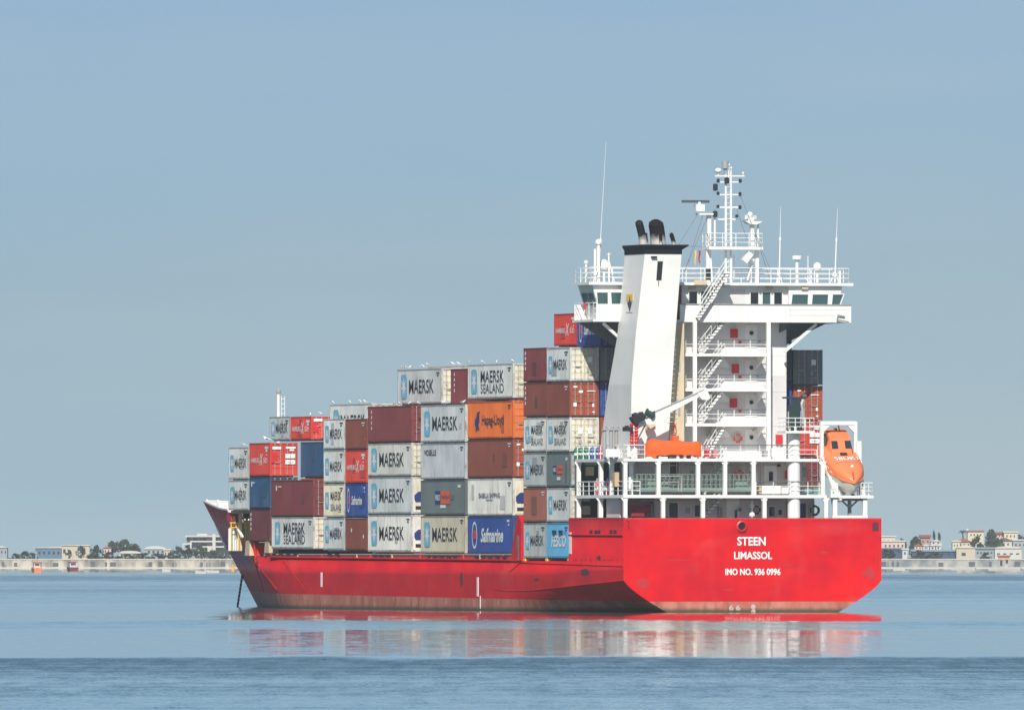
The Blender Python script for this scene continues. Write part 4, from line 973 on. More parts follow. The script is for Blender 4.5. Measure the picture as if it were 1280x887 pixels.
# gas bottles and drums lashed behind the port rails, each a thing
BOT = {'green': GREENP, 'blue': BLUEP, 'pink': mat('drum_pink_red', (.55, .12, .15), .5)[0], 'red': REDP, 'white': WHITE}
_bm = {}
def bottle(u, v, z, c, label, h=.95, r=.22, band=None):
    if (c, band, h) not in _bm:
        m = MB(); m.lathe((0, 0, 0), [(r * .9, 0), (r, .04), (r, h * .8), (r * .85, h * .9), (r * .4, h * .97)], 12)
        g = MB(); g.lathe((0, 0, 0), [(r * 1.03, h * .34), (r * 1.03, h * .52)], 12); k = MB(); k.lathe((0, 0, h * .96), [(.07, 0), (.07, .12), (.04, .16)], 8)
        _bm[(c, band, h)] = (m.mesh('body', BOT[c], 40), g.mesh('band', WLET), k.mesh('valve', STEEL))
    bm_, gm, km = _bm[(c, band, h)]
    o = empty('gas_bottle', M_SHIP @ Matrix.Translation((v, u, z))); tag(o, label, 'gas bottle', 'gas bottles along the port rails')
    put('body', bm_, o); put('band', gm, o); put('valve', km, o)
for i, (x, c) in enumerate(((721, 'green'), (726.5, 'green'), (732.5, 'green'), (740.5, 'blue'), (748, 'blue'), (751.5, 'red'))):
    bottle(U(x, PX + .45), PX + .45, Z2, c, ['foremost of three green gas bottles on the upper port deck', 'middle one of three green gas bottles on the upper port deck', 'aftmost of three green gas bottles on the upper port deck', 'blue gas bottle next to the green ones on the upper port deck', 'blue gas bottle next to the red one on the upper port deck', 'red gas bottle beside blue ones on the upper port deck'][i])
for i, (x, c) in enumerate(((746.5, 'pink'), (753.5, 'blue'), (759.5, 'red'))):
    bottle(U(x, PX + .45), PX + .45, Z1, c, ['pale red gas bottle on the middle port deck', 'lone blue gas bottle on the middle port deck', 'bright red gas bottle on the middle port deck'][i], 1.2)
# signal flags on the halyard left of the mast
for x, y0, y1, rgb, label in ((868.7, 313, 331, (.66, .46, .10), 'narrow yellow signal flag hanging left of the radar mast'), (874.3, 313, 329, (.42, .05, .08), 'narrow red signal flag hanging next to the mast leg')):
    c = P(x, y0, 10); h = P(x, y0, 10).z - P(x, y1, 10).z; m = MB()
    secs = []
    for i in range(9):
        t = i / 8; wv = .03 * math.sin(t * 7); wd = .10 * (1 - .45 * t)
        secs.append([(wv - wd, -.02, -t * h), (wv, .08, -t * h), (wv + wd, .0, -t * h), (wv, .05, -t * h)])
    m.loft(secs); o = m.build('signal_flag', mat('flag_cloth_' + ('yellow' if rgb[1] > .3 else 'red'), rgb, .8)[0], None); o.matrix_world = M_SHIP @ Matrix.Translation(c); tag(o, label, 'flag', 'signal flags on one halyard')
# anchor chain
a = Vector((-2.6, U(302.3, -2.6), 0)); a.z = W(722, a.y, a.x); b = Vector((a.x - .2, a.y + .6, -.6)); xb = V(298, a.y); b.x = xb
d = (b - a); k = int(d.length / .16); m = MB(); dn = d.normalized(); s1 = dn.orthogonal().normalized(); s2 = dn.cross(s1)
for i in range(k):
    c = a + d * (i + .5) / k; ax = s1 if i % 2 else s2; other = s2 if i % 2 else s1
    ring_ = [c + dn * .13 * math.cos(t) + other * .075 * math.sin(t) for t in [j * math.pi / 4 for j in range(9)]]; m.path(ring_, .045, 5)
ch = m.build('anchor_chain', mat('chain_iron', (.03, .035, .045), .6)[0], None); ch.matrix_world = M_SHIP; tag(ch, 'dark anchor chain running from the bow down into the water', 'anchor chain')
m = MB(); hp = a + Vector((.35, .1, .35)); m.lathe((0, 0, 0), [(.1, 0), (.2, 0), (.22, .08), (.12, .1)], 12); o = m.build('hawse_pipe', HULL, HULLO); o.location = a + Vector((.1, 0, .1)); o.rotation_euler = (R(90), 0, R(-75))

# ================================================================ CONTAINERS
CW = 2.438
def corr(m, x, y0, y1, z0, z1, sgn, pitch=.28, dep=.036):
    """corrugated wall in the plane x, running along y; sgn is its outward side"""
    k = max(2, round((y1 - y0) / pitch)); st = (y1 - y0) / k; pts = []
    for i in range(k):
        y = y0 + i * st
        pts += [(0, y), (0, y + st * .25), (dep, y + st * .5), (dep, y + st * .75)]
    pts.append((0, y1))
    vs = [(x - sgn * d, y, z0) for d, y in pts] + [(x - sgn * d, y, z1) for d, y in pts]; n = len(pts)
    m.add(vs, [(i, i + 1, n + i + 1, n + i) if sgn > 0 else (i + 1, i, n + i, n + i + 1) for i in range(n - 1)])
def corr_end(m, y, x0, x1, z0, z1, sgn):
    k = 9; st = (x1 - x0) / k; pts = []
    for i in range(k):
        x = x0 + i * st; pts += [(x, 0), (x + st * .25, 0), (x + st * .5, .04), (x + st * .75, .04)]
    pts.append((x1, 0)); n = len(pts)
    m.add([(x, y - sgn * d, z0) for x, d in pts] + [(x, y - sgn * d, z1) for x, d in pts], [(i, i + 1, n + i + 1, n + i) if sgn < 0 else (i + 1, i, n + i, n + i + 1) for i in range(n - 1)])
_cm = {}
def cont_meshes(L, H):
    key = (L, round(H, 2))
    if key in _cm: return _cm[key]
    h = CW / 2; l = L / 2
    b = MB()
    corr(b, -h + .012, -l + .14, l - .14, .15, H - .07, -1); corr(b, h - .012, -l + .14, l - .14, .15, H - .07, 1)
    corr_end(b, l - .02, -h + .12, h - .12, .15, H - .1, 1)
    b.box(-h + .05, h - .05, -l + .1, l - .1, H - .09, H - .03)                       # roof skin
    for i in range(int(L / .5)): y = -l + .3 + i * .5; b.box(-h + .2, h - .2, y, y + .2, H - .031, H - .015)
    b.box(-h + .03, h - .03, -l + .06, l - .06, .05, .14); b.box(-h + .3, h - .3, -l + .3, l - .3, -.085, .05)                             # floor, then an added block that keeps sky light out of the tier gaps
    f = MB()
    for sx in (-1, 1):
        f.box(min(sx * h, sx * (h - .10)), max(sx * h, sx * (h - .10)), -l + .16, l - .16, .03, .16)
        f.box(min(sx * h, sx * (h - .07)), max(sx * h, sx * (h - .07)), -l + .16, l - .16, H - .075, H - .012)
        for sy in (-1, 1):
            x0, x1 = sorted((sx * (h - .003), sx * (h - .15))); y0, y1 = sorted((sy * (l - .003), sy * (l - .15)))
            f.box(x0, x1, y0, y1, .115, H - .115)
            x0, x1 = sorted((sx * h, sx * (h - .17))); y0, y1 = sorted((sy * l, sy * (l - .18)))
            f.box(x0, x1, y0, y1, 0, .118); f.box(x0, x1, y0, y1, H - .118, H)
    for sy in (-1, 1):
        y0, y1 = sorted((sy * (l - .006), sy * (l - .12)))
        f.box(-h + .15, h - .15, y0, y1, .02, .15); f.box(-h + .15, h - .15, y0, y1, H - .13, H - .015)
    me = {'body': b.mesh('shipping_container', CONT), 'frame': f.mesh('frame', FRAME)}
    # door leaves with shallow pressed ribs
    for s, nm in ((-1, 'L'), (1, 'R')):
        d = MB(); x0, x1 = (-h + .155, -.012) if s < 0 else (.012, h - .155); zs = [.155]; z0, z1 = .155, H - .135
        k = 5; st = (z1 - z0) / k; prof = []
        for i in range(k):
            z = z0 + i * st; prof += [(.0, z), (.0, z + st * .34), (.035, z + st * .40), (.035, z + st * .94)]
        prof.append((0, z1)); n = len(prof); y = -l + .035
        d.add([(x0, y + q, z) for q, z in prof] + [(x1, y + q, z) for q, z in prof], [(i, n + i, n + i + 1, i + 1) for i in range(n - 1)])
        d.box(x0, x0 + .05, y - .01, y + .04, z0, z1); d.box(x1 - .05, x1, y - .01, y + .04, z0, z1)
        me['door' + nm] = d.mesh('door', CONT)
        for j, t in enumerate((.28, .74)):
            x = x0 + (x1 - x0) * t; q = MB(); q.tube((x, y - .05, .10), (x, y - .05, H - .07), .024, 6)
            for z in (.12, .75, 1.5, H - .16): q.box(x - .055, x + .055, y - .07, y, z, z + .06)
            q.beam((x, y - .075, 1.15), (x + (.32 if j == 0 else -.32), y - .075, 1.10), .03, .05)
            me['bar%s%d' % (nm, j)] = q.mesh('locking_bar', STEEL)
    r = MB(); r.box(-h + .155, h - .155, -l + .03, -l + .10, .155, H - .135); me['reefer'] = r.mesh('reefer_panel', CONT)
    r = MB(); r.prism([(-.85, .95), (.85, .95), (.95, 1.15), (.95, 1.5), (.6, 1.8), (-.6, 1.8), (-.95, 1.5), (-.95, 1.15)], 'y', -l - .012, -l + .05); me['fan'] = r.mesh('fan_grille', NAVY)
    r = MB(); r.box(-.85, .85, -l - .01, -l + .05, .35, .62); me['unit'] = r.mesh('cooling_unit', DARK)
    _cm[key] = me; return me
COL = {'grey': (.50, .54, .55), 'grey2': (.40, .44, .45), 'pale': (.60, .63, .62), 'beige': (.50, .47, .36), 'brown': (.215, .060, .042), 'maroon': (.185, .040, .045), 'dkmaroon': (.13, .035, .042),
       'salmon': (.30, .105, .075), 'red': (.60, .055, .040), 'orange': (.78, .17, .03), 'blue': (.018, .065, .27), 'blue2': (.018, .085, .19), 'slate': (.115, .155, .165), 'sky': (.10, .38, .62),
       'shadegrey': (.20, .25, .26), 'rust': (.34, .07, .035), 'cream': (.66, .62, .50), 'white': (.70, .70, .66), 'palewarm': (.54, .56, .52), 'dgreen': (.06, .09, .10), 'silver': (.46, .50, .54)}  # the dark grey entry has shade near the bridge wings put into it
def star_mesh(wd, ht):
    k = ('star', wd, ht)
    if k not in _txt:
        pts = []
        for i in range(14):
            r = 1 if i % 2 == 0 else .38; t = math.pi / 2 + i * math.pi / 7; pts.append((math.cos(t) * r * wd / 2, math.sin(t) * r * ht / 2))
        me = bpy.data.meshes.new('star'); me.from_pydata([(0, 0, 0)] + [(x, y, 0) for x, y in pts], [], [(0, i + 1, (i + 1) % 14 + 1) for i in range(14)]); me.materials.append(WLET); _txt[k] = me
    return _txt[k]
def panel_mesh(name, wd, ht, mt, round_=0.0):
    k = (name, wd, ht, mt.name)
    if k not in _txt:
        pts = [(-wd / 2, -ht / 2), (wd / 2, -ht / 2), (wd / 2, ht / 2), (-wd / 2, ht / 2)]
        if round_:
            r = round_; pts = []
            for cx, cy, a in ((wd / 2 - r, -ht / 2 + r, -90), (wd / 2 - r, ht / 2 - r, 0), (-wd / 2 + r, ht / 2 - r, 90), (-wd / 2 + r, -ht / 2 + r, 180)):
                for j in range(5): t = R(a + j * 22.5); pts.append((cx + r * math.cos(t), cy + r * math.sin(t)))
        me = bpy.data.meshes.new(name); me.from_pydata([(x, y, 0) for x, y in pts], [], [tuple(range(len(pts)))]); me.materials.append(mt); _txt[k] = me
    return _txt[k]
SAFR = mat('flag_red', (.62, .04, .04), .5)[0]
def port_art(o, L, H, logo):
    """lettering on the port side, measured from its forward edge and base"""
    x = -CW / 2 - .004; l = L / 2
    def T(s, z): return Vector((x, l - s, z))
    def put_(me, s, z, name, dx=0.0):
        q = put(name, me, o); q.matrix_local = Matrix.Translation(T(s, z) + Vector((-dx, 0, 0))) @ PORT_M; return q
    big = L > 8
    if logo in ('M', 'S', 'Mw'):
        f = L / 12.19
        pw, ph = (1.55, 2.0) if big else (1.05, 1.35)
        ph = min(ph, H - .8); sx = 1.75 * f if big else 1.05
        zc_ = H * .5
        if big: put_(panel_mesh('emblem_panel', pw, ph, SKYB, .3), sx, zc_, 'emblem_panel'); put_(star_mesh(1.45, min(1.8, ph * .95)), sx, zc_, 'star', .006)
        else: put_(panel_mesh('emblem_panel', pw, ph, SKYB, .2), sx, zc_, 'emblem_panel'); put_(star_mesh(1.0, 1.25), sx, zc_, 'star', .006)
        tw_ = 6.9 if big else 3.45; th = (1.12 if big else .80); ts = (3.2 + tw_ / 2) if big else 1.85 + tw_ / 2
        if logo == 'S':
            put_(text_mesh('MAERSK', tw_ * .9, th * .86, .010, 0, 0, BLET), ts, H * .64, 'lettering'); put_(text_mesh('SEALAND', tw_ * .9, th * .66, .0, 0, 0, BLET), ts, H * .29, 'lettering')
        else: put_(text_mesh('MAERSK', tw_, th, .010, 0, 0, BLET), ts, zc_, 'lettering')
    elif logo == 'H':
        put_(text_mesh('HAMBURG', 2.5, .42, .02, 0, 0, WLET), 1.75, H * .47, 'lettering'); put_(text_mesh('X', 1.0, .95, .02, 0, .25, WLET), 3.5, H * .50, 'emblem'); put_(text_mesh('SÜD', 1.2, .52, .02, 0, 0, WLET), 4.75, H * .48, 'lettering')
        put_(panel_mesh('marking', 1.0, .20, WLET), 5.1, H - .42, 'marking'); put_(panel_mesh('marking', .5, .22, WLET), 5.1, H - .66, 'marking'); put_(panel_mesh('marking', .25, .12, WLET), 5.15, H - 1.0, 'marking')
    elif logo == 'F':
        put_(text_mesh('Safmarine', L * .50, 1.15 if big else .75, .03, 0, .30, WLET), L * .54, H * .5, 'lettering')
        m = MB(); me = panel_mesh('flag_panel', L * .075, H * .25, SAFR); put_(me, L * .165, H * .52, 'flag_panel')
        m.ring((0, 0, 0), (0, 0, 1), .5, .05, 20, 4); q = put_(m.mesh('emblem_ring', WLET), L * .155, H * .5, 'emblem_ring'); q.scale = (L * .085 * 1.25, H * .32 * 2.1, .04)
        put_(panel_mesh('marking', L * .05, .18, WLET), L * .90, H - .35, 'marking'); put_(panel_mesh('marking', L * .03, .14, WLET), L * .91, H - .66, 'marking')
    elif logo == 'HL':
        put_(text_mesh('Hapag-Lloyd', 5.9, 1.05, .022, 0, 0, BLET), 6.8, H * .46, 'lettering')
        pts = [(-.5, -1), (-.05, -1), (.0, -.75), (.35, -.95), (.62, -.85), (.42, -.3), (.75, .2), (.62, .75), (.9, 1.0), (.3, .98), (.0, .9), (-.35, .35), (-.62, .25), (-.8, -.35), (-.45, -.55)]
        me = bpy.data.meshes.new('emblem'); me.from_pydata([(a * .85, b * .78, 0) for a, b in pts], [], [tuple(range(len(pts)))]); me.materials.append(NAVY); put_(me, 2.6, H * .47, 'emblem')
    elif logo == 'PO':
        k = 1.0 if big else .62; s = L * .48
        put_(panel_mesh('emblem_panel', 1.5 * k, 1.05 * k, NAVY), s - 1.15 * k, H * .5, 'emblem_panel'); put_(panel_mesh('emblem_panel', 2.6 * k, 1.05 * k, ORL), s + .95 * k, H * .5, 'emblem_panel')
        put_(text_mesh('P&O', 1.2 * k, .5 * k, .02, 0, 0, WLET), s - 1.15 * k, H * .5, 'lettering', .005); put_(text_mesh('Nedlloyd', 2.2 * k, .42 * k, .02, 0, 0, NAVY), s + .95 * k, H * .5, 'lettering', .005)
        put_(panel_mesh('marking', 1.5 * k, .25, WLET), s + .3, H * .24, 'marking'); put_(panel_mesh('marking', .8 * k, .22, WLET), L * .87, H - .5, 'marking')
    elif logo == 'IS':
        put_(text_mesh('ISABELLA SHIPPING', 5.7, .40, .015, 0, 0, NAVY), L * .48, H * .54, 'lettering'); put_(panel_mesh('marking', 1.8, .08, GREY), L * .48, H * .42, 'marking')
    elif logo == 'VO': put_(text_mesh('VOSELLE', 3.3, .45, .02, 0, 0, BLET), 2.6, H * .74, 'lettering')
    elif logo == 'FE': put_(text_mesh('FESCO', 3.9, .95, .035, 0, .25, WLET), L * .52, H * .48, 'lettering')
    elif logo == 'v':                                             # a column of small white marks at the forward edge
        for i in range(4): put_(panel_mesh('marking', .22 if big else .28, .26, WLET), L * .085, H * (.84 - .15 * i), 'marking')
    elif logo == 'w':
        put_(panel_mesh('marking', .35, .42, WLET), L * .12, H * .78, 'marking'); put_(panel_mesh('marking', .9, .1, WLET), L * .2, H * .82, 'marking')
    elif logo == 's':
        for a, b in ((.30, .62), (.86, .42)): put_(panel_mesh('marking', .3, .3, WLET), L * a, H * b, 'marking')
    elif logo == 'y': put_(panel_mesh('marking', .35, .22, ORL), L * .93, H * .32, 'marking')
def aft_art(o, L, H, kind):
    y = -L / 2 - .045
    def put_(me, x, z, name):
        q = put(name, me, o); q.matrix_local = Matrix.Translation((x, y, z)) @ AFT_M
    if kind == 'T': put_(text_mesh('tex', .95, .38, .03, 0, 0, WLET), .62, H * .72, 'lettering'); put_(panel_mesh('marking', .6, .16, mat('marking_yellow', (.7, .5, .1), .6)[0]), .25, H * .52, 'marking')
    elif kind == 'Q':
        for z in (.60, .42):
            for x in (.33, .78): put_(panel_mesh('marking', .40, .36, WLET), x, H * z, 'marking')
        put_(panel_mesh('marking', .75, .22, WLET), -.62, H * .84, 'marking'); put_(panel_mesh('marking', .85, .14, WLET), .6, H * .85, 'marking'); put_(panel_mesh('marking', .4, .14, WLET), .7, H * .78, 'marking')
        put_(panel_mesh('scuff', .5, .9, REDP), -.85, H * .55, 'scuff')
    elif kind == 'x':
        for a, b, c, d in ((-.75, .86, .3, .12), (-.3, .72, .34, .2), (-.78, .34, .26, .3), (.72, .32, .16, .26), (.55, .74, .7, .07), (.75, .12, .18, .1)): put_(panel_mesh('marking', c, d, WLET), a, H * b, 'marking')
    elif kind == 'b':
        for a, b, c, d, mm in ((-.35, .60, .36, .5, WLET), (.45, .60, .36, .5, WLET), (-.4, .28, .2, .28, GREY), (.4, .30, .3, .12, GREY)): put_(panel_mesh('marking', c, d, mm), a, H * b, 'marking')
    elif kind == 'p': put_(panel_mesh('marking', .38, .42, WLET), .45, H * .64, 'marking'); put_(panel_mesh('marking', .2, .3, GREY), .3, H * .33, 'marking'); put_(panel_mesh('marking', .4, .1, GREY), .6, H * .2, 'marking')
V1, V2, V3 = -10.5, -7.96, -5.4
TOPS = {}
def container(key, u0, L, v, yt, yb, color, logo, end, dcol, label, yref=None):
    uu = u0; z0, z1 = W(yb, uu, v), W(yt, uu, v)
    nxt = [q for q in SPEC if q[1] == u0 and q[3] == v and 0 < q[4] - yb < 3.6]
    if nxt: z0 = W(nxt[0][4], uu, v) + .09
    H = round(z1 - z0, 2)
    me = cont_meshes(L, H)
    o = put('shipping_container', me['body'], None); o.matrix_world = M_SHIP @ Matrix.Translation((v + CW / 2, u0 + L / 2, z0))
    jit = 1 + random.uniform(-.07, .07); c = tuple(min(1, k * jit) for k in COL[color]); o.color = (*c, 1)
    tag(o, label, 'shipping container', 'shipping containers stacked on deck')
    f = put('frame', me['frame'], o); f.color = (*[k * .92 for k in c], 1)
    dc = COL[dcol] if dcol else c
    if end == 'R':
        q = put('reefer_panel', me['reefer'], o); q.color = (*dc, 1); put('fan_grille', me['fan'], o); put('cooling_unit', me['unit'], o)
    else:
        for nm in 'LR':
            d = put('door', me['door' + nm], o); d.color = (*dc, 1)
            for j in (0, 1): put('locking_bar', me['bar%s%d' % (nm, j)], d)
        if end: aft_art(o, L, H, end)
    for _ in range(random.choice((0, 1, 1, 2))):                    # repaired plates in a slightly different shade
        pw, ph = random.uniform(.5, 1.5), random.uniform(.4, 1.5); q = put('repair_patch', panel_mesh('repair_patch', round(pw, 1), round(ph, 1), CONT), o)
        g = random.uniform(.78, 1.16); q.color = (*[min(1, k * g) for k in c], 1); q.matrix_local = Matrix.Translation((-CW / 2 + .005, L / 2 - random.uniform(.9, L - .9), random.uniform(.3 + ph / 2, H - .3 - ph / 2))) @ PORT_M
    if logo not in ('H', 'F', 'PO', 'v', 'w', 's'):
        mk = BLET if sum(c) > .9 else WLET
        for dz, wd in ((.36, .9), (.56, .5)):
            q = put('marking', panel_mesh('marking', wd, .09, mk), o); q.matrix_local = Matrix.Translation((-CW / 2 - .002, -L / 2 + .95, H - dz)) @ PORT_M
    if logo: port_art(o, L, H, logo)
    TOPS[key] = (u0, L, v, z0 + H)
    return o
L20, L40 = 6.058, 12.19
A0, A1 = 14.3, 20.42; B0, C0, D0 = 29.35, 42.25, 57.05; E0, E1 = 69.65, 75.9; F0 = 84.9; G0, G1 = 97.6, 103.8
SPEC = [
 # aft bay, port row, forward column then aft column (top to bottom)
 ('a1', A1, L20, V1, 434, 475.3, 'maroon', 'v', '', None, 'plain maroon container with small white marks, top left of the stack beside the funnel'),
 ('a2', A1, L20, V1, 477.3, 519.2, 'brown', 'v', '', None, 'red brown container with white edge marks, right under the top maroon one near the funnel'),
 ('a3', A1, L20, V1, 521.2, 563.2, 'pale', 'S', '', None, 'pale container with two line lettering, between the brown and grey ones at the funnel'),
 ('a4', A1, L20, V1, 565.2, 607.2, 'grey2', 'M', '', None, 'grey container with dark lettering, left of the slate one with blue and orange squares'),
 ('a5', A1, L20, V1, 609.2, 651.2, 'salmon', '', '', None, 'faded salmon brown container without lettering, between two grey ones in the port stack'),
 ('a6', A1, L20, V1, 653.2, 697, 'grey2', 'M', '', None, 'grey container with dark lettering at the bottom, left of the light blue one'),
 ('b1', A0, L20, V1, 434, 475.3, 'grey', 'M', 'p', 'cream', 'grey container with cream doors crossed by a diagonal shadow, topmost of the port stack'),
 ('b2', A0, L20, V1, 477.3, 519.2, 'brown', '', 'x', 'rust', 'red brown container with white labels on its rust red doors, left of the funnel'),
 ('b3', A0, L20, V1, 521.2, 563.2, 'pale', 'S', 'b', 'cream', 'pale container with two line lettering and white squares on its cream doors'),
 ('b4', A0, L20, V1, 565.2, 607.2, 'slate', 'PO', '', 'grey2', 'short slate grey container with small blue and orange squares, next to the deck railings'),
 ('b5', A0, L20, V1, 609.2, 651.2, 'grey', 'M', '', 'cream', 'grey container with dark lettering, directly on top of the light blue one'),
 ('b6', A0, L20, V1, 653.2, 697, 'sky', 'FE', '', None, 'light blue container with slanted white lettering, at the bottom against the red hull'),
 # aft bay, second row
 ('c1', A1, L20, V2, 391, 431.3, 'red', 'H', '', None, 'bright red container with white lettering, highest of all stacks and next to a blue one'),
 ('c2', A0, L20, V2, 391, 431.3, 'blue', 'F', '', None, 'blue container with white script, highest one tucked under the port bridge wing'),
 ('c3', A0, L20, V2, 434, 475.3, 'shadegrey', '', 'p', 'shadegrey', 'shaded dark grey container under the blue one, partly behind the funnel'),
 ('c4', A0, L20, V2, 477.3, 519.2, 'blue', '', 'p', None, 'blue container doors with white squares, showing as a strip left of the funnel'),
 ('c5', A0, L20, V2, 521.2, 563.2, 'rust', '', '', None, 'rust red container showing as a thin sliver left of the funnel foot'),
 # starboard rows
 ('d0', A0, L20, 5.48, 391, 430, 'dgreen', '', '', None, 'dark green container right under the starboard bridge wing, highest beside the tower'),
 ('d1', A0, L20, 5.48, 434, 475.3, 'dgreen', '', '', None, 'dark green container in shade, second from the top beside the tower on starboard'),
 ('d2', A0, L20, 5.48, 477.3, 519.2, 'blue', '', 'p', None, 'dark blue container just left of the rust red doors on starboard'),
 ('d3', A0, L20, 5.48, 521.2, 563.2, 'blue', '', '', None, 'dark blue container behind the starboard crane platform'),
 ('e1', A0, L20, 8.06, 437, 480, 'shadegrey', '', 'p', 'shadegrey', 'shaded dark grey container on top of the starboard stack above rust red doors'),
 ('e2', A0, L20, 8.06, 482, 524, 'rust', '', 'x', None, 'rust red container with white labelled doors on the starboard side by the lifeboat'),
 ('e3', A0, L20, 8.06, 526.3, 568, 'red', '', 'Q', None, 'red container with white door squares behind the top of the lifeboat ramp'),
 ('e4', A0, L20, 8.06, 570, 612, 'maroon', '', '', None, 'dark maroon container lowest seen on starboard between crane column and lifeboat'),
 # bay B
 ('f1', B0, L40, V1, 453.8, 496.8, 'pale', 'S', 'p', 'cream', 'long pale container with two line dark lettering, on top of the orange one'),
 ('f2', B0, L40, V1, 500.5, 546.5, 'orange', 'HL', 'y', None, 'bright orange long container with dark lettering and a blue emblem'),
 ('f3', B0, L40, V1, 548.5, 595.2, 'brown', '', 'x', 'rust', 'plain red brown long container directly under the orange one'),
 ('f4', B0, L40, V1, 597.2, 643, 'white', 'IS', 'R', 'cream', 'white long container with one fine line of lettering, above the blue script one'),
 ('f5', B0, L40, V1, 645, 691.8, 'blue', 'F', 'p', None, 'blue long container with large white script, at the bottom beside the red hull fin'),
 # bay C
 ('g1', C0, L40, V1, 505, 551, 'grey', 'M', '', 'cream', 'grey long container with star panel, left neighbour of the orange one'),
 ('g2', C0, L40, V1, 553, 597.3, 'silver', 'VO', '', None, 'silvery blue long container with one short word at its upper left'),
 ('g3', C0, L40, V1, 599.3, 642.3, 'slate', 'PO', '', None, 'long slate grey container with blue and orange squares in its middle'),
 ('g4', C0, L40, V1, 644.3, 690.8, 'beige', 'M', '', None, 'stained beige long container with star panel, left of the blue script one at the bottom'),
 ('g5', C0, L40, V2, 459, 503.5, 'maroon', 'v', '', None, 'maroon container between the two top rank pale long ones with dark lettering'),
 # bay D
 ('h1', D0, L40, V1, 506.3, 551, 'maroon', 'v', 'T', 'maroon', 'long maroon container with white lettering on its doors and gulls on its roof'),
 ('h2', D0, L40, V1, 553, 593.5, 'palewarm', 'M', 'p', 'cream', 'long cream grey container with star panel, directly under the long maroon one'),
 ('h3', D0, L40, V1, 595.5, 641, 'grey', 'M', 'R', 'cream', 'long grey refrigerated container with teal star panel, second from the bottom of its stack'),
 ('h4', D0, L40, V1, 643, 689, 'white', 'M', 'R', 'white', 'whitest long container with a blue star panel, at the bottom left of the beige one'),
 ('h5', D0, L40, V2, 460, 503.8, 'grey', 'M', 'p', 'cream', 'long grey container with star panel, top one with cream doors beside the maroon one'),
 ('h6', D0, L40, V3, 456.3, 501, 'cream', '', '', None, 'cream container whose roof edge shows behind the top grey and maroon ones'),
 # bay E, two short columns
 ('i1', E0, L20, V1, 522.8, 559.8, 'brown', 'y', '', None, 'red brown short container left of the long maroon one, topmost of its column'),
 ('i2', E0, L20, V1, 562, 602.2, 'red', 'H', '', None, 'short red container with white lettering, right above a short blue one'),
 ('i3', E0, L20, V1, 604.2, 645, 'blue', 'F', '', None, 'short blue container with white script, right below a short red one'),
 ('i4', E0, L20, V1, 647, 687, 'brown', 's', '', None, 'red brown short container with scattered white marks, at the bottom under the short blue one'),
 ('j1', E1, L20, V1, 522.8, 559.8, 'pale', 'M', '', None, 'short pale container with star panel, topmost of its column left of the red brown one'),
 ('j2', E1, L20, V1, 562, 602.2, 'pale', 'M', '', None, 'short pale container with star panel, left of the short red one'),
 ('j3', E1, L20, V1, 604.2, 645, 'cream', 'S', '', None, 'short cream container with two line lettering, left of the short blue script one'),
 ('j4', E1, L20, V1, 647, 687, 'grey', 'M', '', None, 'short grey container with star panel, at the bottom left of a short red brown one'),
 # bay F
 ('k1', F0, L40, V1, 599.3, 643, 'maroon', 'w', 'y', 'maroon', 'dull maroon long container with one white mark, above the lowest pale one near the bow'),
 ('k2', F0, L40, V1, 645.8, 685, 'pale', 'S', 'p', 'cream', 'pale long container with two line lettering, at the bottom nearest the bow'),
 ('k3', F0, L40, V2, 551, 595, 'blue2', '', '', None, 'plain steel blue long container beside the red one with white door squares'),
 ('k4', F0, L40, V2, 597, 642, 'orange', '', '', None, 'orange container showing only as a strip under the plain steel blue one'),
 ('k5', F0, L40, V3, 504, 548, 'pale', 'M', '', 'cream', 'pale container half hidden behind the row in front, with gulls along its roof'),
 # foremost bays
 ('l1', G0, L20, -6.9, 520, 549, 'red', 'H', 'Q', None, 'orange red container with white lettering, highest one towards the bow beside a grey one'),
 ('l2', G1, L20, -6.9, 520, 549.5, 'grey2', 'M', '', None, 'weathered grey container below the slim white mast near the bow'),
 ('m1', G0, L20, V1, 553, 593.8, 'red', 'H', 'Q', None, 'bright red container with four white squares on its doors, near the bow'),
 ('m2', G0, L20, V1, 595.8, 634.3, 'blue2', 'w', '', 'dgreen', 'short steel blue container with one white mark, right under the red one near the bow'),
 ('m3', G0, L20, V1, 636, 676, 'dkmaroon', 'v', '', None, 'dark maroon short container on cream pedestals nearest the bow'),
 ('n1', G1, L20, V1, 558.5, 597.8, 'pale', 'M', '', None, 'rust streaked pale container furthest forward, upper one above the bow'),
 ('n2', G1, L20, V1, 599.6, 637, 'grey', 'M', '', None, 'grey container furthest forward, lower one above the bow rail'),
]
for q in SPEC: container(*q)

# ================================================================ GULLS
def gull_mesh():
    m = MB(); secs = []
    for y, z, rx, rz in ((-.30, .15, .015, .01), (-.22, .17, .05, .03), (-.10, .20, .085, .075), (.03, .23, .10, .10), (.12, .26, .085, .095), (.17, .31, .055, .06), (.20, .36, .055, .055), (.25, .375, .05, .045), (.285, .37, .02, .018), (.34, .36, .006, .008)):
        secs.append([(rx * math.cos(t), y, z + rz * math.sin(t)) for t in [i * math.pi / 5 for i in range(10)]])
    m.loft(secs); m.mi = 1
    for s in (-1, 1):
        m.loft([[(s * (.085 + .02 * math.cos(t)), y, z + r * math.sin(t)) for t in [i * math.pi / 3 for i in range(6)]] for y, z, r in ((-.36, .18, .008), (-.2, .21, .04), (-.02, .25, .06), (.08, .26, .03))])
        m.tube((s * .03, -.02, 0), (s * .035, -.03, .15), .010, 5); m.box(s * .03 - .02, s * .03 + .02, -.02, .05, 0, .008)
    return m.mesh('gull', [GULLW, GULLG], 60)
GM = gull_mesh()
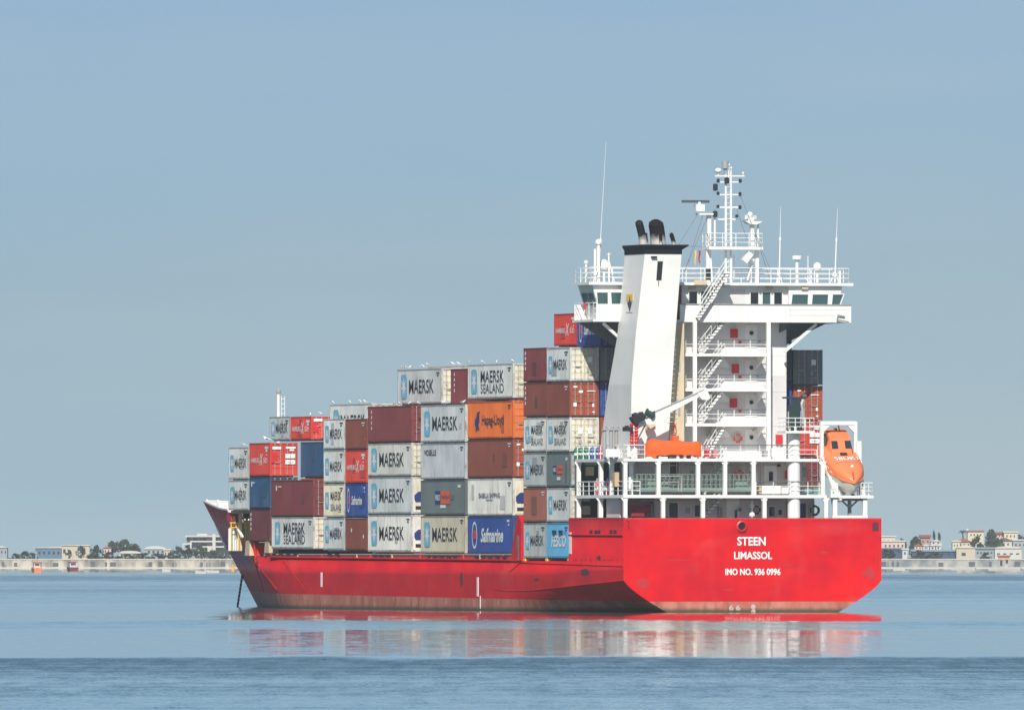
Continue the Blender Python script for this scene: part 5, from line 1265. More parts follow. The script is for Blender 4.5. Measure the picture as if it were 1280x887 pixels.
def gulls(key, xs, where, dy=0.0):
    u0, L, v, z = TOPS[key]
    names = ['leftmost', 'second', 'third', 'fourth', 'fifth', 'sixth']
    for i, x in enumerate(xs):
        vv = v + .15 + dy; u = U(x, vv); o = put('gull', GM, None)
        o.matrix_world = M_SHIP @ Matrix.Translation((vv, u, z + .01)) @ Matrix.Rotation(random.uniform(0, 6.28), 4, 'Z') @ Matrix.Scale(random.uniform(.68, .85), 4)
        if len(xs) == 1: lab = 'single white gull standing on ' + where
        elif i == len(xs) - 1: lab = 'rightmost of the gulls on ' + where
        else: lab = names[i] + (' from the left' if i else '') + ' of the gulls on ' + where
        tag(o, lab, 'gull', 'gulls resting on the containers')
gulls('n1', (302.5, 306.5), 'the foremost pale container roof')
gulls('l1', (388, 402), 'the orange red container near the bow')
gulls('k5', (416.5, 437.5, 451, 457), 'the half hidden pale container roof')
gulls('h1', (465, 493, 500, 512, 523.5), 'the long maroon container roof')
gulls('h5', (502, 507, 511, 525.5, 530), 'the top grey container with cream doors')
gulls('h6', (535, 567, 574), 'the cream roof edge')
gulls('g1', (554.5, 557, 579), 'the grey container left of the orange one')
gulls('f1', (586.5, 603.5, 621, 641), 'the pale container above the orange one')
# one gull gliding beside the bow stacks, wings spread
m = MB(); secs = []
for y, z, rx, rz in ((-.30, 0, .015, .01), (-.15, .01, .06, .05), (.0, .02, .09, .08), (.12, .02, .07, .07), (.2, .03, .05, .05), (.26, .02, .02, .02), (.31, .01, .006, .006)): secs.append([(rx * math.cos(t), y, z + rz * math.sin(t)) for t in [i * math.pi / 4 for i in range(8)]])
m.loft(secs)
for s in (-1, 1):
    m.loft([[(s * x, y - c, z), (s * x, y, z + .018), (s * x, y + c, z), (s * x, y, z - .008)] for x, y, z, c in ((.05, .05, .05, .11), (.3, .09, .13, .10), (.55, .02, .12, .07), (.75, -.10, .05, .02))])
g = m.build('gull', [GULLW, GULLG], None, 60); c = P(333.5, 548.3, 108); g.matrix_world = M_SHIP @ Matrix.Translation(c) @ Matrix.Rotation(R(100), 4, 'Z') @ Matrix.Rotation(R(-12), 4, 'Y'); tag(g, 'gull gliding with spread wings near the bow', 'gull', 'gulls around the ship')

# ================================================================ WATER, SHORE, AIR
m = MB(); m.quad((-2500, -300, 0), (2500, -300, 0), (2500, 5400, 0), (-2500, 5400, 0))
SEA, t, b = mat('sea_water', (.030, .080, .080), .1, 0, .5)
b.inputs['IOR'].default_value = 1.333
l = t.links.new
geo = N(t, 'ShaderNodeNewGeometry'); sp = N(t, 'ShaderNodeSeparateXYZ'); l(geo.outputs['Position'], sp.inputs[0])
def wnoise(sx, sy, detail=3, rough=.5):
    mp = N(t, 'ShaderNodeMapping'); mp.inputs['Scale'].default_value = (sx, sy, 1); n = N(t, 'ShaderNodeTexNoise', Scale=1.0, Detail=detail, Roughness=rough)
    l(geo.outputs['Position'], mp.inputs[0]); l(mp.outputs[0], n.inputs['Vector']); return n.outputs['Fac']
def M2(op, a, c):
    x = N(t, 'ShaderNodeMath', operation=op)
    for i, s in enumerate((a, c)):
        if isinstance(s, (int, float)): x.inputs[i].default_value = s
        else: l(s, x.inputs[i])
    return x.outputs[0]
# wind lanes: position across the bay measured as 1000/distance, edges made uneven by slow noise
inv = M2('DIVIDE', 1000.0, sp.outputs['Y'])
wob = M2('MULTIPLY', M2('SUBTRACT', wnoise(.07, .012, 4), .5), .11)
lane = M2('ADD', inv, wob)
rmp = N(t, 'ShaderNodeValToRGB'); l(M2('DIVIDE', lane, 2.2), rmp.inputs['Fac'])
def yk(y): return (1000.0 * (y - HORIZON) / (CAM_H * FOC)) / 2.2
CALM, RUF, MID = 0.0, 1.0, .5
LANES = [(0, .02), (yk(714), .02), (yk(717), .05), (yk(719), .55), (yk(723), .75), (yk(726), .3), (yk(733), .5), (yk(742), .42), (yk(752), .34), (yk(757), .2), (yk(764), .11), (yk(774.5), .11), (yk(776.5), .42), (yk(785), .36), (yk(788), .13), (yk(820), .13), (yk(822.5), .95), (yk(836), .8), (yk(850), .46), (yk(862), .56), (yk(876), .40), (1.0, .42)]
els = rmp.color_ramp.elements
while len(els) < len(LANES): els.new(.5)
for e, (p, v) in zip(els, sorted(LANES)): e.position = min(1, p); e.color = (v, v, v, 1)
lanev = N(t, 'ShaderNodeSeparateColor'); l(rmp.outputs['Color'], lanev.inputs[0]); lanev = lanev.outputs[0]
cv = N(t, 'ShaderNodeCombineXYZ'); l(M2('MULTIPLY', sp.outputs['X'], .006), cv.inputs[0]); l(M2('MULTIPLY', inv, 42.0), cv.inputs[1])
sn = N(t, 'ShaderNodeTexNoise', Scale=1.0, Detail=3.0, Roughness=.6); l(cv.outputs[0], sn.inputs['Vector'])
lanev = M2('MAXIMUM', M2('ADD', lanev, M2('MULTIPLY', M2('SUBTRACT', sn.outputs['Fac'], .5), M2('MULTIPLY', M2('SUBTRACT', lanev, .06), 1.5))), 0.0)
# fine patchiness of ruffled water
patch = M2('MULTIPLY', M2('SUBTRACT', wnoise(.5, .03, 5, .65), .5), .9)
amt = N(t, 'ShaderNodeClamp'); l(M2('ADD', lanev, M2('MULTIPLY', patch, M2('ADD', lanev, .05))), amt.inputs[0]); amt = amt.outputs[0]
rgh = N(t, 'ShaderNodeMapRange'); rgh.inputs['To Min'].default_value = .03; rgh.inputs['To Max'].default_value = .20; l(amt, rgh.inputs[0]); l(rgh.outputs[0], b.inputs['Roughness'])
# wavelets: slopes of the visible wave faces, long crested and gentle in the lanes of calm
wv = M2('ADD', M2('MULTIPLY', wnoise(.45, .035, 4, .6), 1.2), M2('ADD', M2('MULTIPLY', M2('SUBTRACT', wnoise(6.0, .8, 3, .7), .5), 3.2), M2('MULTIPLY', M2('SUBTRACT', wnoise(1.4, .11, 2, .6), .5), 1.2)))
wv = M2('ADD', wv, .15)
wv = M2('MAXIMUM', M2('SUBTRACT', wv, .0), .05)
tilt = M2('MULTIPLY', M2('MULTIPLY', wv, 1.25), M2('MULTIPLY', amt, .10))
cmb = N(t, 'ShaderNodeCombineXYZ'); cmb.inputs[2].default_value = 1.0; l(M2('MULTIPLY', tilt, -1.0), cmb.inputs[1]); l(M2('MULTIPLY', M2('SUBTRACT', wnoise(.9, .2, 2), .5), .012), cmb.inputs[0])
nn = N(t, 'ShaderNodeVectorMath', operation='NORMALIZE'); l(cmb.outputs[0], nn.inputs[0]); l(nn.outputs[0], b.inputs['Normal'])
water = m.build('water', SEA, None); structure(water)

SHORE = 4500.0
def S(x, y, d=SHORE): return ((x - 640) / FOC * d, CAM_H - (y - HORIZON) * d / FOC)
m = MB(); zs = S(0, 698)[1]
m.quad((-1200, SHORE + .4, zs - .12), (1200, SHORE + .4, zs - .12), (1200, SHORE + 1000, zs - .1), (-1200, SHORE + 1000, zs - .1))
SOIL = mat('shore_ground', (.12, .13, .09), .9)[0]
structure(m.build('ground', SOIL, None))
def stone_mat(name, a, c):
    mm, t2, b2 = mat(name, a, .85)
    tc = N(t2, 'ShaderNodeTexCoord'); mp = N(t2, 'ShaderNodeMapping'); mp.inputs['Scale'].default_value = (.55, .55, .35); n = N(t2, 'ShaderNodeTexVoronoi', Scale=1.0); r = N(t2, 'ShaderNodeMix', data_type='RGBA')
    n2 = N(t2, 'ShaderNodeTexNoise', Scale=.6, Detail=5); r2 = N(t2, 'ShaderNodeMapRange'); r2.inputs[1].default_value = .38; r2.inputs[2].default_value = .62
    t2.links.new(tc.outputs['Object'], mp.inputs[0]); t2.links.new(mp.outputs[0], n2.inputs['Vector']); t2.links.new(n2.outputs['Fac'], r2.inputs[0]); t2.links.new(r2.outputs[0], r.inputs['Factor'])
    r.inputs[6].default_value = (*a, 1); r.inputs[7].default_value = (*c, 1); t2.links.new(r.outputs[2], b2.inputs['Base Color']); return mm
STONE = stone_mat('sea_wall_stone', (.52, .48, .40), (.20, .19, .18))
STONE2 = stone_mat('sea_wall_grey', (.42, .41, .38), (.17, .20, .22))
CAPS = mat('pale_coping', (.58, .56, .50), .8)[0]
def seawall(x0, x1, mt, label, seed):
    r = random.Random(seed); a, c = S(x0, 0)[0], S(x1, 0)[0]; zt = S(0, 698)[1]
    o = empty('sea_wall', Matrix.Translation(((a + c) / 2, SHORE, 0))); tag(o, label, 'sea wall'); h = (c - a) / 2
    m = MB(); m.box(-h, h, -.4, .8, -1, zt - .25); m.build('wall', mt, o)
    m = MB(); m.box(-h, h, -.55, .95, zt - .25, zt); m.build('coping', CAPS, o)
    m = MB(); m.box(-h, h, -1.6, -.4, -1, .35); m.build('footing', CAPS, o)
    x = -h + 2; m = MB()
    while x < h - 2:
        w_ = r.uniform(.25, .7); m.box(x, x + w_, -.75, -.4, .2, zt - .3); x += r.uniform(1.2, 5.5)
    m.build('buttress', mt, o)
    m = MB(); x = -h + 1
    while x < h - 3:
        w_ = r.uniform(.6, 2.2)
        if r.random() < .65: m.box(x, x + w_, -.43, -.38, .5, zt - r.uniform(.5, 1.1))
        x += w_ + r.uniform(.6, 4)
    m.build('drain_arch', mat('shadowed_stone_grey', (.10, .11, .12), .9)[0], o)
seawall(-60, 560, STONE, 'long tan stone sea wall along the far shore left of the bow', 3)
seawall(880, 1340, STONE2, 'grey stone sea wall along the far shore right of the stern', 5)

# trees: trunk, limbs and a crown of many leaf clumps
def leafmat(name, c0, c1):
    mm, t2, b2 = mat(name, c0, .8); oi = N(t2, 'ShaderNodeTexCoord'); n = N(t2, 'ShaderNodeTexNoise', Scale=1.1, Detail=3); r = N(t2, 'ShaderNodeMix', data_type='RGBA'); r.inputs[6].default_value = (*c0, 1); r.inputs[7].default_value = (*c1, 1)
    mr = N(t2, 'ShaderNodeMapRange'); mr.inputs[1].default_value = .35; mr.inputs[2].default_value = .65
    t2.links.new(oi.outputs['Object'], n.inputs['Vector']); t2.links.new(n.outputs['Fac'], mr.inputs[0]); t2.links.new(mr.outputs[0], r.inputs['Factor']); t2.links.new(r.outputs[2], b2.inputs['Base Color']); return mm
LEAF = leafmat('leaf_green', (.030, .055, .030), (.055, .085, .040)); LEAF2 = leafmat('leaf_dark', (.022, .045, .034), (.04, .065, .045)); BARK = mat('bark', (.09, .07, .05), .9)[0]
def crown(seed, shape):
    r = random.Random(seed); m = MB(); cl = []
    for i in range(16):
        a, h = r.uniform(0, 6.28), r.random()
        rad = {'round': .5 * math.sin(math.pi * min(1, .15 + .8 * h)) , 'cone': .42 * (1.05 - h), 'bush': .5 * math.cos(h * 1.3)}[shape] * r.uniform(.35, 1)
        cl.append((rad * math.cos(a), rad * math.sin(a), .18 + .74 * h if shape != 'bush' else .08 + .8 * h, r.uniform(.11, .2) * (.7 if shape == 'cone' else 1)))
    for cx, cy, cz, cr_ in cl:
        for k in range(46):
            d = Vector((r.gauss(0, 1), r.gauss(0, 1), r.gauss(0, .8))).normalized() * cr_ * r.uniform(.6, 1.1); p = Vector((cx, cy, cz)) + d
            a = Vector((r.gauss(0, 1), r.gauss(0, 1), r.gauss(0, 1))).normalized() * r.uniform(.03, .055); c_ = a.orthogonal().normalized() * r.uniform(.025, .045)
            m.quad(p - a - c_, p + a - c_ * .6, p + a * .8 + c_, p - a * .7 + c_)
    return m
TM = {}
for k, sd_ in (('round', 1), ('round2', 2), ('cone', 3), ('bush', 4), ('bush2', 5)):
    shp = k.rstrip('2'); tr = MB(); tr.path([(0, 0, 0), (.015, .01, .3), (-.01, 0, .62), (0, 0, .85)], .03, 7, [.035, .028, .018, .006])
    for a in range(5): tr.path([(0, 0, .25 + .1 * a), (.16 * math.cos(a * 2.3), .16 * math.sin(a * 2.3), .42 + .1 * a), (.26 * math.cos(a * 2.3), .26 * math.sin(a * 2.3), .5 + .1 * a)], .012, 5, [.014, .009, .004])
    TM[k] = (tr.mesh('trunk', BARK, 60), crown(sd_, shp).mesh('crown', LEAF if sd_ in (1, 4) else LEAF2))
def tree(x, yt, yb, wpx, kind, d, label, name='tree'):
    s = d / FOC; X, zb = S(x, yb, d); zt = S(x, yt, d)[1]; h = zt - zs; o = empty(name, Matrix.Translation((X, d, zs - .1))); tag(o, label, 'tree', 'trees along the far shore')
    tm, cm_ = TM[kind]; wd = wpx * s
    for nm, me in (('trunk', tm), ('crown', cm_)):
        q = put(nm, me, o); q.scale = (wd, wd, h * 1.04); q.rotation_euler.z = random.uniform(0, 6.28)
T = [  # x, top y, base y, width px, kind, distance, label
 (20, 690, 698, 12, 'bush', 4560, 'low bush at the left picture edge behind the sea wall'), (31, 688.5, 698, 14, 'round2', 4580, 'round bush between the grey house and the blue walled shed'), (41, 690, 698, 12, 'bush2', 4560, 'small bush touching the left end of the blue walled shed'),
 (86, 686, 698, 9, 'round', 4540, 'slim tree before the left part of the beige gable'), (101, 682.5, 698, 14, 'round2', 4540, 'wider tree before the right part of the beige gable'), (121.5, 680.5, 698, 15, 'round', 4570, 'round tree standing alone right of the beige gable'),
 (139, 677, 698, 20, 'round2', 4650, 'left shoulder of the tall tree clump above the white long roof'), (154, 673.5, 698, 22, 'round', 4660, 'tallest tree on the left shore above the white long roof'), (168, 680, 698, 18, 'round2', 4640, 'lower tree right of the tallest one on the left shore'),
 (222, 682, 698, 18, 'round', 4570, 'tree at the left foot of the apartment block'), (215, 689, 698, 16, 'bush', 4550, 'low bush left of the apartment block trees'), (236, 685.5, 698, 17, 'round2', 4550, 'dark tree before the left balconies of the apartment block'), (251, 681.5, 698, 19, 'round', 4550, 'dark tree before the middle of the apartment block'), (268, 687, 698, 18, 'bush2', 4550, 'dark low tree before the right half of the apartment block'), (282, 688, 698, 20, 'bush', 4550, 'dark low tree between apartment block and bow'),
 (1128, 672.5, 690, 11, 'round', 4700, 'small round tree behind the flat white house right of the stern'), (1144, 671.5, 690, 19, 'round2', 4700, 'wide tree left of the pink red house'), (1167.5, 663.5, 690, 9, 'cone', 4720, 'left one of two pointed conifers behind the white house'), (1174, 665.5, 690, 10, 'cone', 4720, 'right one of two pointed conifers behind the white house'),
 (1221.5, 669, 690, 18, 'round', 4640, 'mid sized tree before the yellow house'), (1238, 663.5, 690, 25, 'round2', 4630, 'largest tree on the right shore between yellow and pink houses'), (1251, 672, 690, 9, 'round', 4625, 'thin tree touching the white house with the brown roof'), (1276, 668, 690, 14, 'round', 4640, 'tree at the right picture edge'),
 (1110, 684, 696, 18, 'bush', 4540, 'bush by the sea wall right of the ship stern'), (1150, 687, 697, 16, 'bush2', 4540, 'bush by the sea wall under the row of white gables'), (1168, 688, 697, 20, 'bush', 4540, 'bush by the sea wall left of the dark blue shed'), (1232, 690, 698, 14, 'bush2', 4535, 'bush left of the white shed near the right edge')]
for q in T: tree(*q)
for i, (x, yt, w_) in enumerate(((118, 690, 22), (136, 689, 22), (157, 691, 26), (178, 690.5, 24), (198, 690, 22))):
    tree(x, yt, 698, w_, ('bush', 'bush2')[i % 2], 4525 + i, ['leftmost clump of the low hedge behind the tan sea wall', 'hedge clump below the pink house behind the tan sea wall', 'hedge clump right below the white long roof', 'hedge clump below the pale hangar roof', 'rightmost hedge clump below the pale hangar roof'][i], 'hedge_bush')
# palm on the right shore
X, zb = S(1203.5, 690, 4660); zt = S(0, 663, 4660)[1]; o = empty('palm_tree', Matrix.Translation((X, 4660, zs - .1))); tag(o, 'palm tree left of the yellow house with the white dome', 'palm tree'); m = MB(); h = zt - zs
m.path([(0, 0, 0), (.1, 0, h * .5), (0, 0, h * .93)], .22, 8, [.28, .2, .17]); m.build('trunk', BARK, o); m = MB()
for i in range(18):
    a = i * 2.4; e = .9 * (i % 3) / 2
    p0 = Vector((0, 0, h * .92)); p1 = p0 + Vector((math.cos(a) * .8, math.sin(a) * .8, .5 + e * .4)); p2 = p0 + Vector((math.cos(a) * 1.5, math.sin(a) * 1.5, -.2 + e * .5)); s = Vector((-math.sin(a), math.cos(a), 0)) * .16
    m.quad(p0 - s * .3, p0 + s * .3, p1 + s, p1 - s); m.quad(p1 - s, p1 + s, p2 + s * .2, p2 - s * .2)
m.build('crown', LEAF2, o)

# buildings
WALLS = {'white': mat('house_white', (.56, .55, .52), .8)[0], 'beige': mat('house_beige', (.52, .46, .36), .8)[0], 'yellow': mat('house_yellow', (.60, .55, .42), .8)[0], 'pink': mat('house_pink', (.40, .25, .23), .8)[0], 'rose': mat('house_rose', (.60, .46, .42), .8)[0], 'grey': mat('house_grey', (.30, .34, .37), .8)[0], 'blue': mat('shed_blue', (.10, .18, .26), .8)[0], 'navy': mat('shed_navy', (.045, .085, .14), .8)[0], 'orange': mat('hut_orange', (.62, .30, .14), .8)[0]}
ROOFS = {'tile': mat('roof_tile', (.32, .11, .07), .8)[0], 'brown': mat('roof_brown', (.16, .09, .07), .8)[0], 'white': CAPS, 'grey': mat('roof_grey', (.28, .31, .33), .7)[0], 'blue': mat('roof_pale_blue', (.30, .40, .46), .7)[0], 'cream': mat('roof_cream', (.60, .56, .46), .7)[0], 'pale': mat('roof_pale', (.55, .57, .56), .7)[0]}
WIN = mat('far_window', (.03, .05, .07), .2)[0]
def house(name, x0, x1, yt, yb, d, wall, roof, label, cat, kind='flat', wins=(), depth=9, ridge=0.0, door=None):
    a, c = S(x0, 0, d)[0], S(x1, 0, d)[0]; zt = S(0, yt, d)[1]; zb = zs - .1; cx = (a + c) / 2; h = (c - a) / 2
    o = empty(name, Matrix.Translation((cx, d, 0))); tag(o, label, cat); zt0 = zt - ridge
    m = MB(); m.box(-h, h, 0, depth, zb, zt0); m.build('wall', WALLS[wall], o); m = MB(); rm = ROOFS[roof]
    if kind == 'flat': m.box(-h - .3, h + .3, -.3, depth + .3, zt0 - .05, zt0 + .3)
    elif kind == 'gable': m.prism([(-h - .3, zt0), (h + .3, zt0), (0, zt)], 'y', -.3, depth + .3)
    elif kind == 'ridge': m.prism([(-.4, zt0), (depth + .4, zt0), (depth / 2, zt)], 'x', -h - .3, h + .3)
    elif kind == 'shed': m.prism([(-h - .3, zt0 - .02), (h + .3, zt0 - .02), (h + .3, zt0 + .15), (h * .9, zt), (-h - .3, zt0 + .1)], 'y', -.3, depth + .3)
    elif kind == 'vault': m.prism([(-h - .2, zt0)] + [(h * math.cos(math.pi - math.pi * i / 10), zt0 + (zt - zt0) * math.sin(math.pi * i / 10)) for i in range(11)] + [(h + .2, zt0)], 'y', -.3, depth)
    m.build('roof', rm, o)
    for wx0, wx1, wy0, wy1 in wins:
        p0, p1 = S(wx0, wy1, d), S(wx1, wy0, d); m = MB(); m.box(p0[0] - cx, p1[0] - cx, -.06, .02, p0[1], p1[1]); m.build('window', WIN, o)
    return o, cx
def row(x0, x1, n_, w_, y0, y1): return [(x0 + (x1 - x0) * i / max(1, n_ - 1), x0 + (x1 - x0) * i / max(1, n_ - 1) + w_, y0, y1) for i in range(n_)]
house('seaside_house', -6, 9, 682, 698, 4600, 'grey', 'white', 'grey house with a pale roof at the left picture edge', 'house', 'gable', row(-3, 6, 3, 1.5, 688, 691), ridge=.5)
o, cx = house('warehouse', 44, 77, 683, 698, 4620, 'blue', 'white', 'long blue walled shed with a white roof edge behind the white fishing boat', 'warehouse', 'shed', row(48, 72, 5, 2.5, 689, 692), ridge=.35)
house('warehouse', 77.3, 112, 680.5, 698, 4600, 'beige', 'white', 'beige gable building with a white roof line behind the maroon fishing boat', 'warehouse', 'shed', [(79, 82, 686, 691)], ridge=.25)
house('seaside_house', 129, 139, 682.5, 698, 4640, 'rose', 'tile', 'pink house half hidden by trees on the left shore', 'house', 'gable', row(131, 135, 2, 1.3, 687, 689.5), ridge=.5)
house('long_shed', 148, 177, 688, 698, 4560, 'white', 'white', 'low shed with a bright white roof below the tallest tree', 'shed', 'vault', row(151, 171, 5, 2, 692.5, 694.5), ridge=.7)
house('hangar', 180, 208, 682, 698, 4700, 'grey', 'pale', 'pale roofed hangar in the haze left of the apartment block', 'hangar', 'vault', row(185, 202, 4, 2.5, 688, 691), ridge=.9)
house('seaside_house', 205, 213, 687, 698, 4590, 'beige', 'white', 'tiny beige house left of the apartment block trees', 'house', 'flat', row(206.5, 210, 2, 1.2, 690, 692))
# three storey apartment block with balconies and a stair tower
d = 4660; a, c = S(229, 0, d)[0], S(296, 0, d)[0]; cx = (a + c) / 2; o = empty('apartment_block', Matrix.Translation((cx, d, 0))); tag(o, 'three storey pale apartment block with long balconies left of the bow', 'apartment block')
m = MB(); m.box(a - cx + 1, c - cx, 2.2, 12, zs - .1, S(0, 669.5, d)[1]); m.build('wall', WALLS['grey'], o)
for x0, x1, y in ((231, 297, 669.8), (238, 297, 676.3), (228, 240, 679.5), (249, 297, 683), (249, 262, 687), (228, 240, 686.5)):
    m = MB(); p0, p1 = S(x0, y + .9, d), S(x1, y - .9, d); m.box(p0[0] - cx, p1[0] - cx, .2, 2.3, p0[1], p1[1]); m.build('balcony', WALLS['white'], o)
for x0, x1, y0, y1 in ((265.5, 269.5, 667, 692), (237.5, 239.5, 677, 688), (228.2, 229.6, 679, 687), (259, 265, 683, 689)):
    m = MB(); p0, p1 = S(x0, y1, d), S(x1, y0, d); m.box(p0[0] - cx, p1[0] - cx, 0, 2.4, p0[1], p1[1]); m.build('stair_tower' if y1 == 692 else 'column', WALLS['white'], o)
m = MB(); p0, p1 = S(246, 669, d), S(259, 666.5, d); m.box(p0[0] - cx, p1[0] - cx, 3, 7, p0[1], p1[1]); m.build('roof_house', WALLS['white'], o)
for x0, x1, y0, y1 in ((233, 237, 672, 675), (241, 247, 672.3, 675.2), (249, 258, 672.3, 675.2), (271, 276, 672, 675.5), (251, 258, 679, 682), (272, 278, 679, 682.5), (231.5, 236.5, 681, 684.5)):
    m = MB(); p0, p1 = S(x0, y1, d), S(x1, y0, d); m.box(p0[0] - cx, p1[0] - cx, 2.12, 2.22, p0[1], p1[1]); m.build('window', WIN, o)
# right shore
house('seaside_house', 1098, 1119, 670.5, 690, 4720, 'yellow', 'white', 'flat roofed cream house just right of the red stern', 'house', 'flat', row(1104, 1115, 3, 1.8, 674.5, 677))
house('seaside_house', 1100, 1131, 676.3, 692, 4640, 'rose', 'pale', 'long low house with a pale flat roof just right of the red stern', 'house', 'flat', row(1106, 1127, 5, 2, 680.5, 683.2))
house('long_shed', 1099, 1128, 684, 696, 4570, 'navy', 'grey', 'dark blue shed near the water right of the red stern', 'shed', 'ridge', row(1104, 1122, 3, 3, 688, 690.5), ridge=.4)
house('kiosk', 1128, 1134, 686.5, 697, 4550, 'white', 'white', 'little white kiosk on the right sea wall', 'kiosk', 'flat', [(1130, 1132, 689.5, 692.5)])
house('seaside_house', 1150.5, 1163, 668, 690, 4700, 'pink', 'tile', 'pink red house with a dull roof behind the white gables', 'house', 'ridge', row(1153, 1159, 2, 1.6, 675, 677.5), ridge=.8)
house('seaside_house', 1163.5, 1177, 674, 690, 4680, 'white', 'white', 'small white house below the two conifers', 'house', 'gable', row(1166, 1172, 2, 1.8, 677.5, 679.5), ridge=.5)
for i, (x0, x1) in enumerate(((1143, 1153), (1154, 1161.5), (1162.5, 1169), (1170, 1176))):
    house('terrace_house', x0, x1, 679.3, 696, 4610, 'rose' if i == 0 else 'white', 'tile' if i == 0 else 'pale', ['rose coloured gable house at the left of the small white gables', 'white gable house next to the rose coloured one', 'third of the small gable houses in the row', 'rightmost of the small gable houses in the row'][i], 'house', 'gable', row(x0 + 2, x1 - 3.5, 2, 1.2, 683.5, 685.5), ridge=.6)
house('long_shed', 1140, 1198, 686.5, 697, 4570, 'navy', 'blue', 'long dark blue boat shed with a pale blue roof behind the right sea wall', 'shed', 'ridge', row(1145, 1192, 7, 3.5, 691.5, 693.5), ridge=.5)
house('seaside_house', 1190.5, 1200, 676.5, 696, 4640, 'yellow', 'cream', 'narrow cream house at the left end of the red roofed one', 'house', 'flat', row(1192.5, 1196, 2, 1.2, 680, 682.3))
house('seaside_house', 1195, 1215, 672.5, 696, 4650, 'beige', 'tile', 'beige house with a red tiled slope below the palm tree', 'house', 'gable', row(1200, 1210, 3, 1.4, 679.5, 681.5), ridge=1.0)
house('long_shed', 1195.5, 1219, 680.5, 697, 4560, 'beige', 'cream', 'cream shed with a low gable and a dark gate on the right shore', 'shed', 'gable', [(1202, 1207, 690.5, 694)], ridge=.9)
o, cx = house('villa', 1209.5, 1229.5, 663.8, 690, 4720, 'yellow', 'tile', 'yellow villa with a small white dome on the right shore', 'villa', 'flat', row(1213, 1225, 4, 1.6, 667, 669.5))
m = MB(); p = S(1209.5, 662.5, 4720); m.lathe((p[0] - cx, 2, p[1] - .9), [(.55, 0), (.55, .8), (.45, 1.15), (.2, 1.35), (.02, 1.4)], 12); m.build('dome', WALLS['white'], o)
house('villa', 1243, 1256, 664.6, 690, 4730, 'rose', 'tile', 'rose villa right of the largest tree on the right shore', 'villa', 'ridge', row(1245, 1252, 3, 1.3, 668.5, 670.5), ridge=.6)
house('villa', 1255, 1271.5, 665, 690, 4725, 'yellow', 'cream', 'pale yellow villa near the right picture edge', 'villa', 'flat', row(1258, 1267, 3, 1.5, 668.5, 671))
house('seaside_house', 1249.5, 1264.5, 671.8, 690, 4660, 'white', 'brown', 'white house with a brown roof near the right edge', 'house', 'gable', row(1253, 1259, 2, 2, 678.5, 681), ridge=.9)
house('long_shed', 1218.5, 1243, 683.5, 697, 4575, 'grey', 'blue', 'grey shed with a pale blue roof left of the white shed', 'shed', 'ridge', row(1221, 1238, 5, 2.2, 689.5, 691.5), ridge=.5)
house('long_shed', 1243.5, 1277, 682.3, 698, 4560, 'white', 'cream', 'wide white shed with a cream roof near the right edge', 'shed', 'vault', row(1246, 1270, 4, 4, 691, 692.6), ridge=.6)
house('beach_hut', 1248, 1262, 695, 711, 4490, 'orange', 'tile', 'small orange hut by the water near the right edge', 'hut', 'flat', [(1250, 1253, 700, 707), (1257, 1260, 699, 704)], 3)
house('seaside_house', 1266, 1290, 675, 696, 4620, 'grey', 'pale', 'grey house at the right picture edge', 'house', 'flat', row(1269, 1284, 4, 1.8, 679.5, 682))

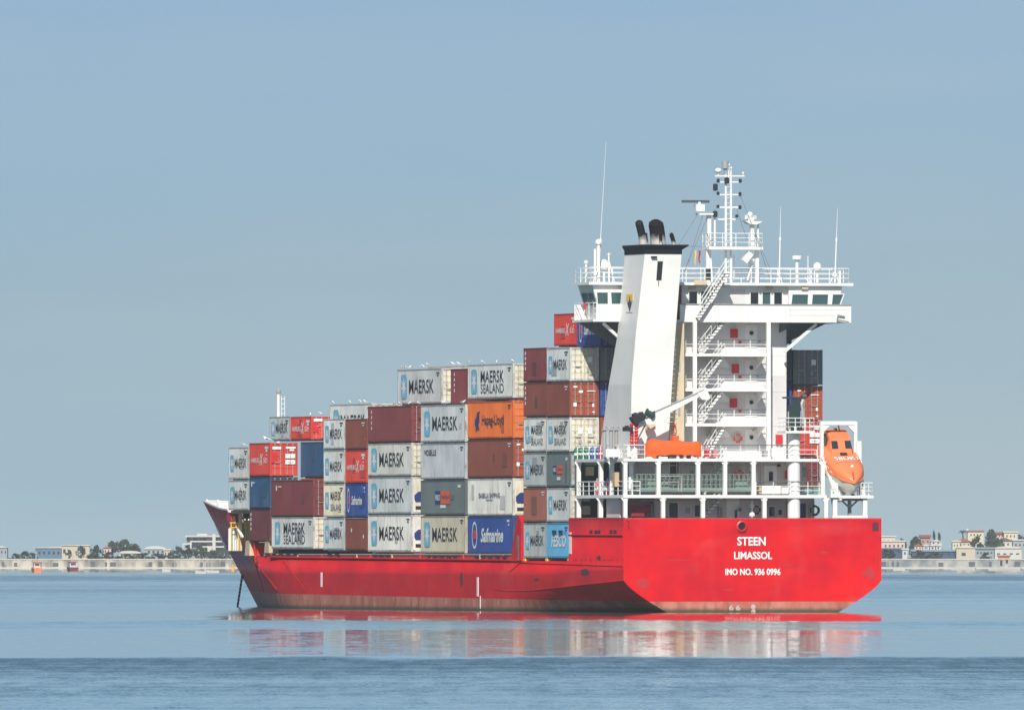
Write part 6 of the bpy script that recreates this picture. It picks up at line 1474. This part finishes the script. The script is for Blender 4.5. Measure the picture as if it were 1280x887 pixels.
# fishing boats, skiffs, buoy
def boat(x, ybase, wpx, hullc, cabc, label, mast=True, small=False):
    d = CAM_H * FOC / (ybase - HORIZON); s = d / FOC; bw = wpx * s / 2; o = empty('skiff' if small else 'fishing_boat', Matrix.Translation(((x - 640) * s, d, 0)) @ Matrix.Rotation(R(8 if not small else 75), 4, 'Z')); tag(o, label, 'boat', 'boats near the far shore')
    m = MB(); secs = []; L = bw * (2.6 if not small else 1.6); k = .9 if not small else .55
    if small: bw *= .32
    for t, wd, hh in ((-1, .8, 1.0), (-.5, 1, .9), (.2, .98, .95), (.7, .6, 1.15), (1, .06, 1.4)):
        secs.append([(-bw * wd, t * L, hh * k), (-bw * wd * .75, t * L, -.2), (bw * wd * .75, t * L, -.2), (bw * wd, t * L, hh * k)])
    m.loft(secs); m.build('hull', hullc, o)
    if small: m = MB(); m.box(-bw * .6, bw * .6, -.2, .1, .3, .55); m.build('thwart', CAPS, o); return
    m = MB(); m.box(-bw * .62, bw * .62, -L * .5, L * .15, .6, 2.1); c_ = m.build('wheelhouse', cabc, o); m = MB(); m.box(-bw * .72, bw * .72, -L * .56, L * .2, 2.1, 2.22); m.build('roof', REDP, o)
    m = MB(); m.box(-bw * .45, bw * .45, -L * .5 - .03, -L * .5 + .02, 1.4, 1.9); m.build('window', WIN, o)
    if mast: m = MB(); m.tube((0, L * .2, .8), (0, L * .2, 4.6), .06, 6); m.tube((0, L * .2, 2.4), (.0, -L * .6, 3.8), .04, 5); m.build('mast', RAIL, o)
boat(45.5, 714.3, 13, LBO, WALLS['yellow'], 'small cream and orange fishing boat before the tan sea wall')
boat(90.5, 713.3, 14, mat('boat_maroon', (.16, .02, .035), .5)[0], WALLS['white'], 'small maroon fishing boat with a mast before the tan sea wall')
for x, y, w_, lab in ((251, 716.5, 9, 'left white skiff afloat below the apartment block'), (265, 715.5, 12, 'right white skiff afloat below the apartment block'), (208, 714, 7, 'lone white skiff left of the pair near the bow'), (1204, 711.8, 20, 'white skiff moored below the cream shed'), (1124, 712.5, 10, 'white skiff close to the red stern'), (1256, 712.3, 26, 'long white skiff below the orange hut')):
    boat(x, y, w_, WALLS['white'], None, lab, small=True)
d = CAM_H * FOC / (712.8 - HORIZON); o = empty('buoy', Matrix.Translation(((291.2 - 640) * d / FOC, d, 0))); tag(o, 'orange buoy floating left of the bow', 'buoy')
m = MB(); m.lathe((0, 0, -.2), [(.5, 0), (.62, .3), (.55, .6), (.3, .9), (.22, 1.3)], 14); m.build('float', mat('buoy_orange', (.80, .33, .04), .5)[0], o, 40); m = MB(); m.lathe((0, 0, 1.1), [(.2, 0), (.26, .05), (.26, .25), (.05, .35)], 10); m.build('lantern', YEL, o)

# haze: one closed box of even thin air round camera and scene
m = MB(); m.box(-2600, 2600, -400, 5600, -1, 70)
HZ = bpy.data.materials.new('haze'); HZ.use_nodes = True; t = HZ.node_tree; t.nodes.clear()
vol = N(t, 'ShaderNodeVolumePrincipled'); vol.inputs['Color'].default_value = (.86, .92, .97, 1); vol.inputs['Density'].default_value = .00006; vol.inputs['Anisotropy'].default_value = .1
out = N(t, 'ShaderNodeOutputMaterial'); t.links.new(vol.outputs[0], out.inputs['Volume'])
hz = m.build('haze', HZ, None); hz['kind'] = 'stuff'
